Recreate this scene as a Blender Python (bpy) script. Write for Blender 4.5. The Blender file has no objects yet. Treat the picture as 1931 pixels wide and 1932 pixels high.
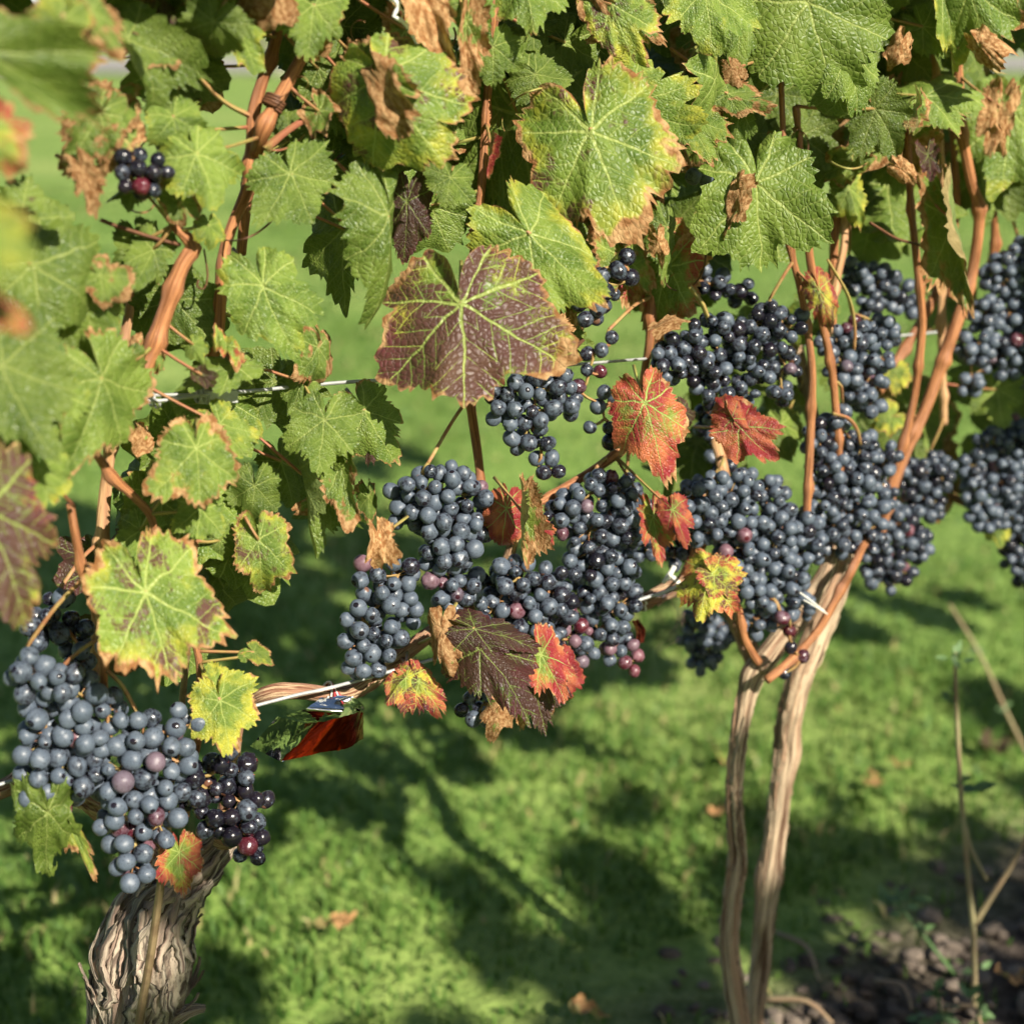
import bpy, math, random
import numpy as np
from mathutils import Vector, Matrix

R = math.radians
random.seed(7)
rng = np.random.default_rng(7)
scene = bpy.context.scene
COL = scene.collection

# ------------------------------------------------------------------ camera
CAM_H, PITCH, FPX = 1.08, R(17.0), 3091.0          # FPX: focal length in the 1931-px reading of the photograph
cam_data = bpy.data.cameras.new('camera')
cam = bpy.data.objects.new('camera', cam_data)
COL.objects.link(cam)
cam.location = (0, 0, CAM_H)
cam.rotation_euler = (math.pi / 2 - PITCH, 0, 0)
cam_data.sensor_width = 36.0
cam_data.lens = 57.6
cam_data.clip_start = 0.05
cam_data.clip_end = 600
cam_data.dof.use_dof = True
cam_data.dof.focus_distance = 1.29
cam_data.dof.aperture_fstop = 57.6 / 1000 / 0.0155
scene.camera = cam

# ------------------------------------------------------------------ light
SUN_AZ, SUN_EL = R(35.0), R(35.0)                  # azimuth measured from straight behind the camera, to the right
to_sun = Vector((math.sin(SUN_AZ) * math.cos(SUN_EL), -math.cos(SUN_AZ) * math.cos(SUN_EL), math.sin(SUN_EL)))
world = bpy.data.worlds.new('World')
scene.world = world
world.use_nodes = True
wn = world.node_tree.nodes
wl = world.node_tree.links
sky = wn.new('ShaderNodeTexSky')
sky.sky_type = 'NISHITA'
sky.sun_disc = False
sky.sun_elevation = SUN_EL
sky.sun_rotation = math.atan2(to_sun.x, to_sun.y)
wn['Background'].inputs['Strength'].default_value = 0.052
wl.new(sky.outputs[0], wn['Background'].inputs[0])
sd = bpy.data.lights.new('sun', 'SUN')
sd.energy = 5.0
sd.angle = R(0.5)
sd.color = (1.0, 0.92, 0.78)
sun = bpy.data.objects.new('sun', sd)
COL.objects.link(sun)
sun.rotation_euler = to_sun.to_track_quat('Z', 'Y').to_euler()
scene.view_settings.view_transform = 'Standard'
scene.view_settings.look = 'None'
scene.view_settings.exposure = 0.88
scene.view_settings.gamma = 1
scene.view_settings.use_curve_mapping = False
scene.render.engine = 'CYCLES'
scene.cycles.max_bounces = 4
scene.cycles.diffuse_bounces = 2
scene.cycles.glossy_bounces = 2
scene.cycles.transmission_bounces = 3
scene.cycles.adaptive_threshold = 0.03
scene.cycles.use_denoising = True

# ------------------------------------------------------------------ where things stand
CAM = Vector((0, 0, CAM_H))
C_R = Vector((1, 0, 0))
C_F = Vector((0, math.cos(PITCH), -math.sin(PITCH)))
C_U = Vector((0, math.sin(PITCH), math.cos(PITCH)))
ROW_A = R(29.0)                                    # the trellis row runs away from the camera at this angle
ROW_D = Vector((math.cos(ROW_A), math.sin(ROW_A), 0))
ROW_N = Vector((math.sin(ROW_A), -math.cos(ROW_A), 0))   # horizontal, out of the row towards the camera


def ray(px, py):
    return C_F + C_R * ((px - 965.5) / FPX) + C_U * ((966 - py) / FPX)


ROW_P = CAM + ray(1000, 1100) * 1.40


def at(px, py, off=0.0):
    """the point of the vertical plane of the row, moved off metres out of the row"""
    d = ray(px, py)
    t = (ROW_P + ROW_N * off - CAM).dot(ROW_N) / d.dot(ROW_N)
    return CAM + d * t


def gp(px, py, z=0.0):
    d = ray(px, py)
    return CAM + d * ((z - CAM_H) / d.z)


def ppx(p):
    """metres per pixel at a point"""
    return (p - CAM).dot(C_F) / FPX


# ------------------------------------------------------------------ node helpers
class NT:
    def __init__(s, name):
        s.m = bpy.data.materials.new(name)
        s.m.use_nodes = True
        s.t = s.m.node_tree
        s.t.nodes.clear()
        s.out = s.n('ShaderNodeOutputMaterial')

    def n(s, typ, **kw):
        nd = s.t.nodes.new(typ)
        for k, v in kw.items():
            setattr(nd, k, v)
        return nd

    def put(s, sock, v):
        if isinstance(v, bpy.types.NodeSocket):
            s.t.links.new(v, sock)
        elif isinstance(v, (tuple, list)) and len(v) == 3 and sock.type == 'RGBA':
            sock.default_value = (*v, 1)
        else:
            sock.default_value = v

    def ma(s, op, a, b=None, c=None):
        nd = s.n('ShaderNodeMath', operation=op)
        for i, v in enumerate((a, b, c)):
            if v is not None:
                s.put(nd.inputs[i], v)
        return nd.outputs[0]

    def vm(s, op, a, b=None):
        nd = s.n('ShaderNodeVectorMath', operation=op)
        s.put(nd.inputs[0], a)
        if b is not None:
            s.put(nd.inputs['Scale'] if op == 'SCALE' else nd.inputs[1], b)
        return nd.outputs[0]

    def sm(s, x, lo, hi, a=0.0, b=1.0):
        nd = s.n('ShaderNodeMapRange', interpolation_type='SMOOTHSTEP')
        for i, v in enumerate((x, lo, hi, a, b)):
            s.put(nd.inputs[i], v)
        return nd.outputs[0]

    def mix(s, f, a, b, blend='MIX'):
        nd = s.n('ShaderNodeMix', data_type='RGBA', blend_type=blend)
        s.put(nd.inputs[0], f)
        s.put(nd.inputs[6], a)
        s.put(nd.inputs[7], b)
        return nd.outputs[2]

    def noise(s, vec, scale, detail=3.0, rough=0.55):
        nd = s.n('ShaderNodeTexNoise')
        if vec is not None:
            s.put(nd.inputs['Vector'], vec)
        nd.inputs['Scale'].default_value = scale
        nd.inputs['Detail'].default_value = detail
        nd.inputs['Roughness'].default_value = rough
        return nd.outputs[0]

    def attr(s, name, typ='GEOMETRY', out='Fac'):
        nd = s.n('ShaderNodeAttribute', attribute_type=typ, attribute_name=name)
        return nd.outputs[out]

    def bump(s, h, strength, dist):
        nd = s.n('ShaderNodeBump')
        s.put(nd.inputs['Height'], h)
        nd.inputs['Strength'].default_value = strength
        nd.inputs['Distance'].default_value = dist
        return nd.outputs[0]

    def pbsdf(s, col, rough, normal=None, metal=0.0, spec=0.5, **kw):
        nd = s.n('ShaderNodeBsdfPrincipled')
        s.put(nd.inputs['Base Color'], col)
        s.put(nd.inputs['Roughness'], rough)
        s.put(nd.inputs['Metallic'], metal)
        s.put(nd.inputs['Specular IOR Level'], spec)
        if normal is not None:
            s.put(nd.inputs['Normal'], normal)
        for k, v in kw.items():
            s.put(nd.inputs[k], v)
        return nd.outputs[0]

    def done(s, shader):
        s.t.links.new(shader, s.out.inputs[0])
        return s.m


def mat_leaf():
    t = NT('vine_leaf')
    uv = t.n('ShaderNodeUVMap', uv_map='leaf').outputs[0]
    seed = t.attr('seed', 'OBJECT')
    yel, bro, red, pur, lite = (t.attr(k, 'OBJECT') for k in ('yel', 'bro', 'red', 'pur', 'lite'))
    edge = t.attr('edge')
    sv = t.n('ShaderNodeCombineXYZ')
    t.put(sv.inputs[2], seed)
    p = t.vm('ADD', uv, sv.outputs[0])
    wn_ = t.n('ShaderNodeTexNoise')
    t.put(wn_.inputs['Vector'], p)
    wn_.inputs['Scale'].default_value = 3.0
    warp = t.vm('SCALE', t.vm('SUBTRACT', wn_.outputs['Color'], (0.5, 0.5, 0.5)), 0.10)
    q = t.vm('ADD', uv, warp)
    sp = t.n('ShaderNodeSeparateXYZ')
    t.put(sp.inputs[0], q)
    x, y = sp.outputs[0], sp.outputs[1]
    r = t.ma('SQRT', t.ma('ADD', t.ma('MULTIPLY', x, x), t.ma('MULTIPLY', y, y)))
    a = t.ma('ABSOLUTE', t.ma('ARCTAN2', x, y))
    c = t.ma('ADD', t.ma('MULTIPLY', t.ma('GREATER_THAN', a, 0.46), 0.92),
             t.ma('ADD', t.ma('MULTIPLY', t.ma('GREATER_THAN', a, 1.40), 0.95), t.ma('MULTIPLY', t.ma('GREATER_THAN', a, 2.25), 0.72)))
    da = t.ma('SUBTRACT', a, c)
    u = t.ma('MULTIPLY', r, t.ma('COSINE', da))
    v = t.ma('ABSOLUTE', t.ma('MULTIPLY', r, t.ma('SINE', da)))
    wv = t.ma('MULTIPLY_ADD', r, -0.013, 0.021)
    main = t.ma('SUBTRACT', 1.0, t.sm(v, t.ma('MULTIPLY', wv, 0.35), wv))
    d2 = t.ma('PINGPONG', t.ma('MULTIPLY', t.ma('SUBTRACT', u, t.ma('MULTIPLY', v, 0.85)), 6.5), 0.5)
    sec = t.ma('SUBTRACT', 1.0, t.sm(d2, 0.015, 0.075))
    vor = t.n('ShaderNodeTexVoronoi', feature='DISTANCE_TO_EDGE')
    t.put(vor.inputs['Vector'], t.vm('ADD', p, warp))
    vor.inputs['Scale'].default_value = 19.0
    d3 = vor.outputs[0]
    ter = t.ma('SUBTRACT', 1.0, t.sm(d3, 0.01, 0.07))
    vein = t.ma('MAXIMUM', main, t.ma('MAXIMUM', t.ma('MULTIPLY', sec, 0.55), t.ma('MULTIPLY', ter, 0.26)))
    # pigment
    n1 = t.noise(p, 2.2, 2.0)
    n2 = t.noise(t.vm('ADD', p, (7.3, 1.1, 0)), 1.7, 3.0, 0.6)
    n3 = t.noise(t.vm('ADD', p, (-4.1, 3.7, 0)), 2.9, 3.0, 0.65)
    n4 = t.noise(t.vm('ADD', p, (2.2, -9.7, 0)), 2.4, 3.0, 0.65)
    n5 = t.noise(p, 34.0, 2.0)
    green = t.mix(t.sm(n1, 0.3, 0.7), (0.078, 0.135, 0.018), (0.165, 0.235, 0.036))
    ymask = t.sm(t.ma('ADD', t.ma('MULTIPLY', n4, 0.9), t.ma('MULTIPLY', edge, 0.35)), t.ma('MULTIPLY_ADD', yel, -0.95, 1.15), t.ma('MULTIPLY_ADD', yel, -0.95, 1.45))
    colr = t.mix(ymask, green, (0.42, 0.40, 0.045))
    colr = t.mix(t.ma('MULTIPLY', t.sm(n5, 0.60, 0.70), 0.45), colr, (0.30, 0.34, 0.10))
    colr = t.mix(t.ma('MULTIPLY', vein, 0.75), colr, (0.36, 0.42, 0.12))
    nv = t.ma('MULTIPLY', vein, 0.38)
    rv = t.ma('SUBTRACT', t.ma('ADD', n2, t.ma('MULTIPLY', t.ma('MULTIPLY', edge, edge), 0.32)), nv)
    rth = t.ma('MULTIPLY_ADD', red, -0.85, 1.0)
    rmask = t.sm(rv, rth, t.ma('ADD', rth, 0.16))
    colr = t.mix(rmask, colr, t.mix(t.sm(n1, 0.38, 0.66), (0.25, 0.022, 0.030), (0.44, 0.13, 0.055)))
    pv = t.ma('SUBTRACT', n3, nv)
    pth = t.ma('MULTIPLY_ADD', pur, -0.62, 0.80)
    pmask = t.ma('MULTIPLY', t.sm(pv, pth, t.ma('ADD', pth, 0.10)), t.sm(pur, 0.0, 0.05))
    colr = t.mix(t.ma('MULTIPLY', pmask, 0.9), colr, (0.085, 0.022, 0.030))
    bv = t.ma('ADD', t.ma('MULTIPLY', t.ma('POWER', edge, 5.0), 0.42), n4)
    bth = t.ma('MULTIPLY_ADD', bro, -0.95, 1.26)
    bmask = t.sm(bv, bth, t.ma('ADD', bth, 0.10))
    tan = t.mix(t.sm(t.noise(p, 9.0, 4.0), 0.35, 0.68), (0.22, 0.095, 0.035), (0.50, 0.31, 0.15))
    colr = t.mix(bmask, colr, tan)
    back = t.n('ShaderNodeNewGeometry').outputs['Backfacing']
    colr = t.mix(t.ma('MULTIPLY', back, 0.38), colr, (0.30, 0.36, 0.16))
    hs = t.n('ShaderNodeHueSaturation')
    t.put(hs.inputs['Color'], colr)
    t.put(hs.inputs['Value'], lite)
    colr = hs.outputs[0]
    h = t.ma('ADD', t.ma('MULTIPLY', t.ma('SQRT', d2), 0.9), t.ma('MULTIPLY', t.ma('SQRT', d3), 1.1))
    h = t.ma('SUBTRACT', h, t.ma('MULTIPLY', main, 0.5))
    h = t.ma('ADD', h, t.ma('MULTIPLY', n5, 0.10))
    bmp = t.bump(h, 0.45, 0.0030)
    rough = t.ma('MULTIPLY_ADD', bmask, 0.35, t.ma('MULTIPLY_ADD', n1, 0.2, 0.36))
    pb = t.pbsdf(colr, rough, bmp, 0.0, t.ma('MULTIPLY_ADD', bmask, -0.25, 0.42))
    tr = t.n('ShaderNodeBsdfTranslucent')
    t.put(tr.inputs[0], t.mix(0.5, colr, (0.30, 0.36, 0.03)))
    t.put(tr.inputs['Normal'], bmp)
    ms = t.n('ShaderNodeMixShader')
    ms.inputs[0].default_value = 0.24
    t.t.links.new(pb, ms.inputs[1])
    t.t.links.new(tr.outputs[0], ms.inputs[2])
    return t.done(ms.outputs[0])


def mat_grape():
    t = NT('grape_skin')
    tc = t.n('ShaderNodeTexCoord').outputs['Object']
    rnd = t.n('ShaderNodeObjectInfo').outputs['Random']
    sv = t.n('ShaderNodeCombineXYZ')
    t.put(sv.inputs[0], t.ma('MULTIPLY', rnd, 91.0))
    p = t.vm('ADD', tc, sv.outputs[0])
    red, gloss = t.attr('red', 'OBJECT'), t.attr('gloss', 'OBJECT')
    n1 = t.noise(p, 1.6, 5.0, 0.65)
    n2 = t.noise(p, 6.0, 4.0, 0.7)
    lo = t.ma('MULTIPLY_ADD', gloss, 0.36, 0.21)
    bl = t.sm(t.ma('ADD', t.ma('MULTIPLY', n1, 0.72), t.ma('MULTIPLY', n2, 0.28)), lo, t.ma('ADD', lo, 0.22))
    sp = t.n('ShaderNodeSeparateXYZ')
    t.put(sp.inputs[0], tc)
    scar = t.sm(sp.outputs[2], -0.985, -0.972)
    rub = t.ma('SUBTRACT', 1.0, t.ma('MULTIPLY', t.sm(n2, 0.56, 0.64), 0.7))
    bl = t.ma('MULTIPLY', t.ma('MULTIPLY', bl, rub), scar)
    skin = t.mix(red, t.mix(rnd, (0.008, 0.008, 0.014), (0.013, 0.009, 0.015)), (0.09, 0.011, 0.020))
    bloom = t.mix(red, t.mix(t.noise(p, 0.9, 2.0), (0.066, 0.090, 0.130), (0.118, 0.142, 0.178)), (0.20, 0.088, 0.110))
    colr = t.mix(bl, skin, bloom)
    colr = t.mix(t.ma('MULTIPLY', t.sm(sp.outputs[2], 0.93, 0.97), 0.8), colr, (0.16, 0.07, 0.04))
    rough = t.ma('MULTIPLY_ADD', bl, 0.27, 0.20)
    b = t.bump(n2, 0.10, 0.0015)
    return t.done(t.pbsdf(colr, rough, b, 0.0, 0.5))


def mat_wood(name, c1, c2, c3, ustretch, vstretch, bump, rough=0.75, contrast=(0.36, 0.66)):
    """bark: u runs round the stem, v along it in metres"""
    t = NT(name)
    uv = t.n('ShaderNodeUVMap', uv_map='bark').outputs[0]
    oi = t.n('ShaderNodeObjectInfo').outputs['Random']
    sv = t.n('ShaderNodeCombineXYZ')
    t.put(sv.inputs[2], t.ma('MULTIPLY', oi, 50.0))
    p = t.vm('ADD', t.vm('MULTIPLY', uv, (ustretch, vstretch, 1)), sv.outputs[0])
    n1 = t.noise(p, 1.0, 5.0, 0.62)
    n2 = t.noise(t.vm('MULTIPLY', p, (0.35, 0.5, 1)), 1.0, 3.0)
    n3 = t.noise(t.vm('MULTIPLY', p, (2.3, 2.0, 1)), 1.0, 4.0, 0.6)
    colr = t.mix(t.sm(n1, *contrast), c1, c2)
    colr = t.mix(t.sm(n2, 0.45, 0.65), colr, c3)
    colr = t.mix(t.ma('MULTIPLY', t.sm(n3, 0.58, 0.66), 0.5), colr, tuple(0.25 * k for k in c1))
    return t.done(t.pbsdf(colr, rough, t.bump(t.ma('ADD', n1, t.ma('MULTIPLY', n3, 0.5)), 0.7, bump), 0.0, 0.3))


def mat_plain(name, col, rough=0.6, metal=0.0, noise=0.0, scale=60.0, spec=0.4, col2=None):
    t = NT(name)
    tc = t.n('ShaderNodeTexCoord').outputs['Object']
    n = t.noise(tc, scale, 4.0, 0.6)
    c = t.mix(t.sm(n, 0.35, 0.65), col, col2 or tuple(k * (1 - noise) for k in col))
    return t.done(t.pbsdf(c, rough, t.bump(n, 0.25, 0.002), metal, spec))


def mat_ribbon():
    """one face of the bird-scare tape is silver, the other red"""
    t = NT('foil_tape')
    back = t.n('ShaderNodeNewGeometry').outputs['Backfacing']
    tc = t.n('ShaderNodeTexCoord').outputs['Object']
    n = t.noise(t.vm('MULTIPLY', tc, (60, 60, 25)), 1.0, 3.0)
    c = t.mix(back, (0.80, 0.79, 0.80), (0.30, 0.026, 0.008))
    return t.done(t.pbsdf(c, t.ma('MULTIPLY_ADD', back, 0.08, 0.10), t.bump(n, 0.35, 0.004), 1.0, 0.5))


def mat_clear_film():
    t = NT('clear_film')
    tc = t.n('ShaderNodeTexCoord').outputs['Object']
    n = t.noise(t.vm('MULTIPLY', tc, (50, 50, 20)), 1.0, 3.0)
    b = t.bump(n, 0.4, 0.004)
    gl = t.n('ShaderNodeBsdfGlossy')
    gl.inputs['Roughness'].default_value = 0.12
    gl.inputs['Color'].default_value = (0.9, 0.9, 0.95, 1)
    t.t.links.new(b, gl.inputs['Normal'])
    tr = t.n('ShaderNodeBsdfTransparent')
    tr.inputs[0].default_value = (0.85, 0.86, 0.86, 1)
    ms = t.n('ShaderNodeMixShader')
    ms.inputs[0].default_value = 0.28
    t.t.links.new(tr.outputs[0], ms.inputs[1])
    t.t.links.new(gl.outputs[0], ms.inputs[2])
    return t.done(ms.outputs[0])


def mat_grass():
    t = NT('grass_blade')
    v = t.attr('tone')
    c = t.mix(v, (0.052, 0.130, 0.024), (0.170, 0.275, 0.060))
    c = t.mix(t.sm(v, 0.93, 0.97), c, (0.42, 0.36, 0.16))
    pb = t.pbsdf(c, 0.5, None, 0.0, 0.35)
    tr = t.n('ShaderNodeBsdfTranslucent')
    t.put(tr.inputs[0], t.mix(0.4, c, (0.28, 0.34, 0.03)))
    ms = t.n('ShaderNodeMixShader')
    ms.inputs[0].default_value = 0.3
    t.t.links.new(pb, ms.inputs[1])
    t.t.links.new(tr.outputs[0], ms.inputs[2])
    return t.done(ms.outputs[0])


def mat_lawn():
    t = NT('lawn_soil')
    tc = t.n('ShaderNodeTexCoord').outputs['Object']
    n1 = t.noise(tc, 0.55, 5.0, 0.6)
    n2 = t.noise(tc, 45.0, 4.0, 0.7)
    n3 = t.noise(tc, 7.0, 4.0, 0.65)
    g = t.mix(t.sm(n2, 0.3, 0.7), (0.110, 0.205, 0.036), (0.265, 0.375, 0.092))
    g = t.mix(t.ma('MULTIPLY', t.sm(n1, 0.44, 0.66), 0.6), g, (0.36, 0.42, 0.13))
    g = t.mix(t.ma('MULTIPLY', t.sm(n3, 0.64, 0.74), 0.5), g, (0.26, 0.20, 0.09))
    soil = t.mix(t.sm(n2, 0.35, 0.68), (0.045, 0.033, 0.026), (0.15, 0.12, 0.095))
    c = t.mix(t.attr('soil'), g, soil)
    return t.done(t.pbsdf(c, 0.9, t.bump(t.ma('ADD', n2, n3), 0.8, 0.02), 0.0, 0.15))


M_LEAF, M_GRAPE = mat_leaf(), mat_grape()
M_CANE = mat_wood('cane_bark', (0.21, 0.080, 0.032), (0.47, 0.205, 0.085), (0.33, 0.15, 0.08), 15.0, 22.0, 0.0022, 0.5, (0.38, 0.60))
M_CANE_TAN = mat_wood('tan_cane_bark', (0.42, 0.22, 0.10), (0.58, 0.36, 0.19), (0.34, 0.18, 0.10), 12.0, 26.0, 0.0012, 0.6, (0.36, 0.64))
M_OLD = mat_wood('old_bark', (0.070, 0.052, 0.040), (0.48, 0.41, 0.31), (0.33, 0.235, 0.18), 44.0, 15.0, 0.0060, 0.9, (0.38, 0.55))
M_YOUNG = mat_wood('young_trunk_bark', (0.12, 0.065, 0.038), (0.60, 0.46, 0.31), (0.44, 0.27, 0.17), 22.0, 9.0, 0.0050, 0.85, (0.40, 0.56))
M_CORDON = mat_wood('cordon_bark', (0.20, 0.085, 0.05), (0.50, 0.36, 0.22), (0.36, 0.19, 0.12), 26.0, 42.0, 0.0035, 0.85, (0.40, 0.60))
M_STALK = mat_plain('bunch_stalk', (0.30, 0.13, 0.06), 0.6, noise=0.4, scale=80, col2=(0.34, 0.26, 0.09))
M_PET = mat_plain('leaf_stalk_skin', (0.33, 0.12, 0.07), 0.5, scale=25, col2=(0.30, 0.30, 0.08))
M_TEND = mat_plain('tendril_skin', (0.16, 0.07, 0.035), 0.6, noise=0.4)
M_WIRE = mat_plain('galvanised_wire', (0.50, 0.51, 0.50), 0.45, 0.25, 0.2, 120)
M_ROD = mat_plain('rusty_rod', (0.17, 0.115, 0.062), 0.55, 0.35, 0.5, 70, col2=(0.26, 0.19, 0.10))
M_TIE = mat_plain('white_tie', (0.78, 0.76, 0.68), 0.6, noise=0.15)
M_TWR = mat_plain('red_twine', (0.55, 0.05, 0.06), 0.7, noise=0.3)
M_NET = mat_plain('white_net', (0.82, 0.82, 0.80), 0.55, noise=0.12)
M_BLACK = mat_plain('black_net', (0.02, 0.02, 0.02), 0.5)
M_FOIL, M_FILM = mat_ribbon(), mat_clear_film()
M_GRASS, M_LAWN = mat_grass(), mat_lawn()
M_DRY = mat_plain('dry_stalk', (0.34, 0.31, 0.16), 0.7, scale=12, col2=(0.30, 0.20, 0.12))
M_WEED = mat_plain('weed_leaf', (0.11, 0.20, 0.07), 0.6, noise=0.4, scale=20)
M_ROAD = mat_plain('gravel', (0.36, 0.34, 0.32), 0.9, noise=0.3, scale=1.2)
M_STEEL = mat_plain('shed_steel', (0.36, 0.40, 0.44), 0.5, 0.3, 0.1, 0.6)
M_POST = mat_plain('weathered_wood', (0.20, 0.17, 0.14), 0.9, noise=0.4, scale=6)
M_STONE = mat_plain('rubble', (0.50, 0.46, 0.42), 0.9, noise=0.5, scale=3)
M_TREE = mat_plain('tree_leaf', (0.030, 0.060, 0.018), 0.6, noise=0.5, scale=1.5, col2=(0.075, 0.115, 0.03))

# ------------------------------------------------------------------ mesh helpers


def link(o, parent=None, **props):
    COL.objects.link(o)
    if parent is not None:
        o.parent = parent
    for k, v in props.items():
        o[k] = v
    return o


def make(name, V, F, mat, parent=None, uv=None, uvname='bark', smooth=True, attrs=None, mw=None, **props):
    me = bpy.data.meshes.new(name)
    V = np.asarray(V, dtype=np.float64)
    me.from_pydata(V.tolist(), [], F if isinstance(F, list) else F.tolist())
    if uv is not None:
        lay = me.uv_layers.new(name=uvname)
        idx = np.empty(len(me.loops), dtype=np.int32)
        me.loops.foreach_get('vertex_index', idx)
        lay.data.foreach_set('uv', np.asarray(uv, dtype=np.float32)[idx].ravel())
    for k, v in (attrs or {}).items():
        a = me.attributes.new(k, 'FLOAT', 'POINT')
        a.data.foreach_set('value', np.asarray(v, dtype=np.float32))
    if smooth:
        me.polygons.foreach_set('use_smooth', np.ones(len(me.polygons), dtype=bool))
    me.materials.append(mat)
    me.update()
    o = bpy.data.objects.new(name, me)
    link(o, parent, **props)
    if mw is not None:
        o.matrix_world = mw
    return o


def empty(name, loc, label, cat, group=None):
    o = bpy.data.objects.new(name, None)
    o.location = loc
    o.empty_display_size = 0.05
    link(o, label=label, category=cat)
    if group:
        o['group'] = group
    return o


def spline(P, Rd, step):
    """Catmull-Rom through points with radii, resampled every step metres"""
    P = np.array([tuple(p) for p in P], float)
    Rd = np.array(Rd, float)
    if len(P) == 2:
        P = np.array([P[0], (P[0] + P[1]) / 2, P[1]])
        Rd = np.array([Rd[0], (Rd[0] + Rd[1]) / 2, Rd[1]])
    Q = np.vstack([2 * P[0] - P[1], P, 2 * P[-1] - P[-2]])
    out, rad = [], []
    for i in range(len(P) - 1):
        p0, p1, p2, p3 = Q[i:i + 4]
        n = max(2, int(np.linalg.norm(p2 - p1) / step))
        for k in range(n):
            s = k / n
            out.append(0.5 * (2 * p1 + (p2 - p0) * s + (2 * p0 - 5 * p1 + 4 * p2 - p3) * s * s + (3 * p1 - p0 - 3 * p2 + p3) * s ** 3))
            rad.append(Rd[i] + (Rd[i + 1] - Rd[i]) * (s * s * (3 - 2 * s)))
    out.append(P[-1])
    rad.append(Rd[-1])
    return np.array(out), np.array(rad)


def tube_geo(C, rad, sides, disp=None, cap=True):
    """C centreline points, rad radii; disp(theta, s)->factor. Returns verts, faces, uv"""
    n = len(C)
    T = np.gradient(C, axis=0)
    T /= np.linalg.norm(T, axis=1)[:, None] + 1e-12
    ref = np.array([0.0, -1.0, 0.2]) if abs(T[0][1]) < 0.9 else np.array([1.0, 0, 0])
    nv = ref - T[0] * ref.dot(T[0])
    nv /= np.linalg.norm(nv)
    Ns = [nv]
    for i in range(1, n):
        nv = Ns[-1] - T[i] * Ns[-1].dot(T[i])
        nv /= np.linalg.norm(nv) + 1e-12
        Ns.append(nv)
    Ns = np.array(Ns)
    B = np.cross(T, Ns)
    s = np.concatenate([[0], np.cumsum(np.linalg.norm(np.diff(C, axis=0), axis=1))])
    th = np.linspace(0, 2 * math.pi, sides + 1)
    TH, S = np.meshgrid(th, s)
    k = np.ones_like(TH) if disp is None else disp(TH, S)
    rr = rad[:, None] * k
    V = C[:, None, :] + rr[..., None] * (np.cos(TH)[..., None] * Ns[:, None, :] + np.sin(TH)[..., None] * B[:, None, :])
    V = V.reshape(-1, 3)
    uv = np.stack([TH / (2 * math.pi), S], -1).reshape(-1, 2)
    m = sides + 1
    F = [(i * m + j, i * m + j + 1, (i + 1) * m + j + 1, (i + 1) * m + j) for i in range(n - 1) for j in range(sides)]
    if cap:
        F.append(tuple(range(sides - 1, -1, -1)))
        F.append(tuple((n - 1) * m + j for j in range(sides)))
    return V, F, uv


def tube(name, P, Rd, mat, parent=None, sides=10, step=0.006, disp=None, origin=None, **props):
    C, rad = spline(P, Rd, step)
    V, F, uv = tube_geo(C, rad, sides, disp)
    o = origin if origin is not None else Vector(C[0])
    ob = make(name, V - np.array(tuple(o)), F, mat, None, uv, **props)
    ob.location = o
    if parent is not None:
        ob.parent = parent
        ob.matrix_parent_inverse = parent.matrix_basis.inverted()
    return ob


def adopt(o, parent):
    o.parent = parent
    o.matrix_parent_inverse = W(parent).inverted()


_world = {}


def W(o):
    """world matrix without a depsgraph update"""
    m = o.matrix_basis.copy()
    if o.parent is not None:
        m = W(o.parent) @ o.matrix_parent_inverse @ m
    return m


def smooth1(n, m, seed):
    """periodic random values for lumpy outlines"""
    r = np.random.default_rng(seed)
    return r.normal(size=(n, m))


def fbm(th, s, seed, ks=((1, 9), (2, 17), (3, 31)), amp=(1, .6, .4)):
    r = np.random.default_rng(seed)
    out = np.zeros_like(th)
    for (a, b), am in zip(ks, amp):
        for _ in range(2):
            out += am * 0.5 * np.sin(a * th + b * s * r.uniform(.7, 1.3) + r.uniform(0, 6.28)) 
    return out


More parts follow.
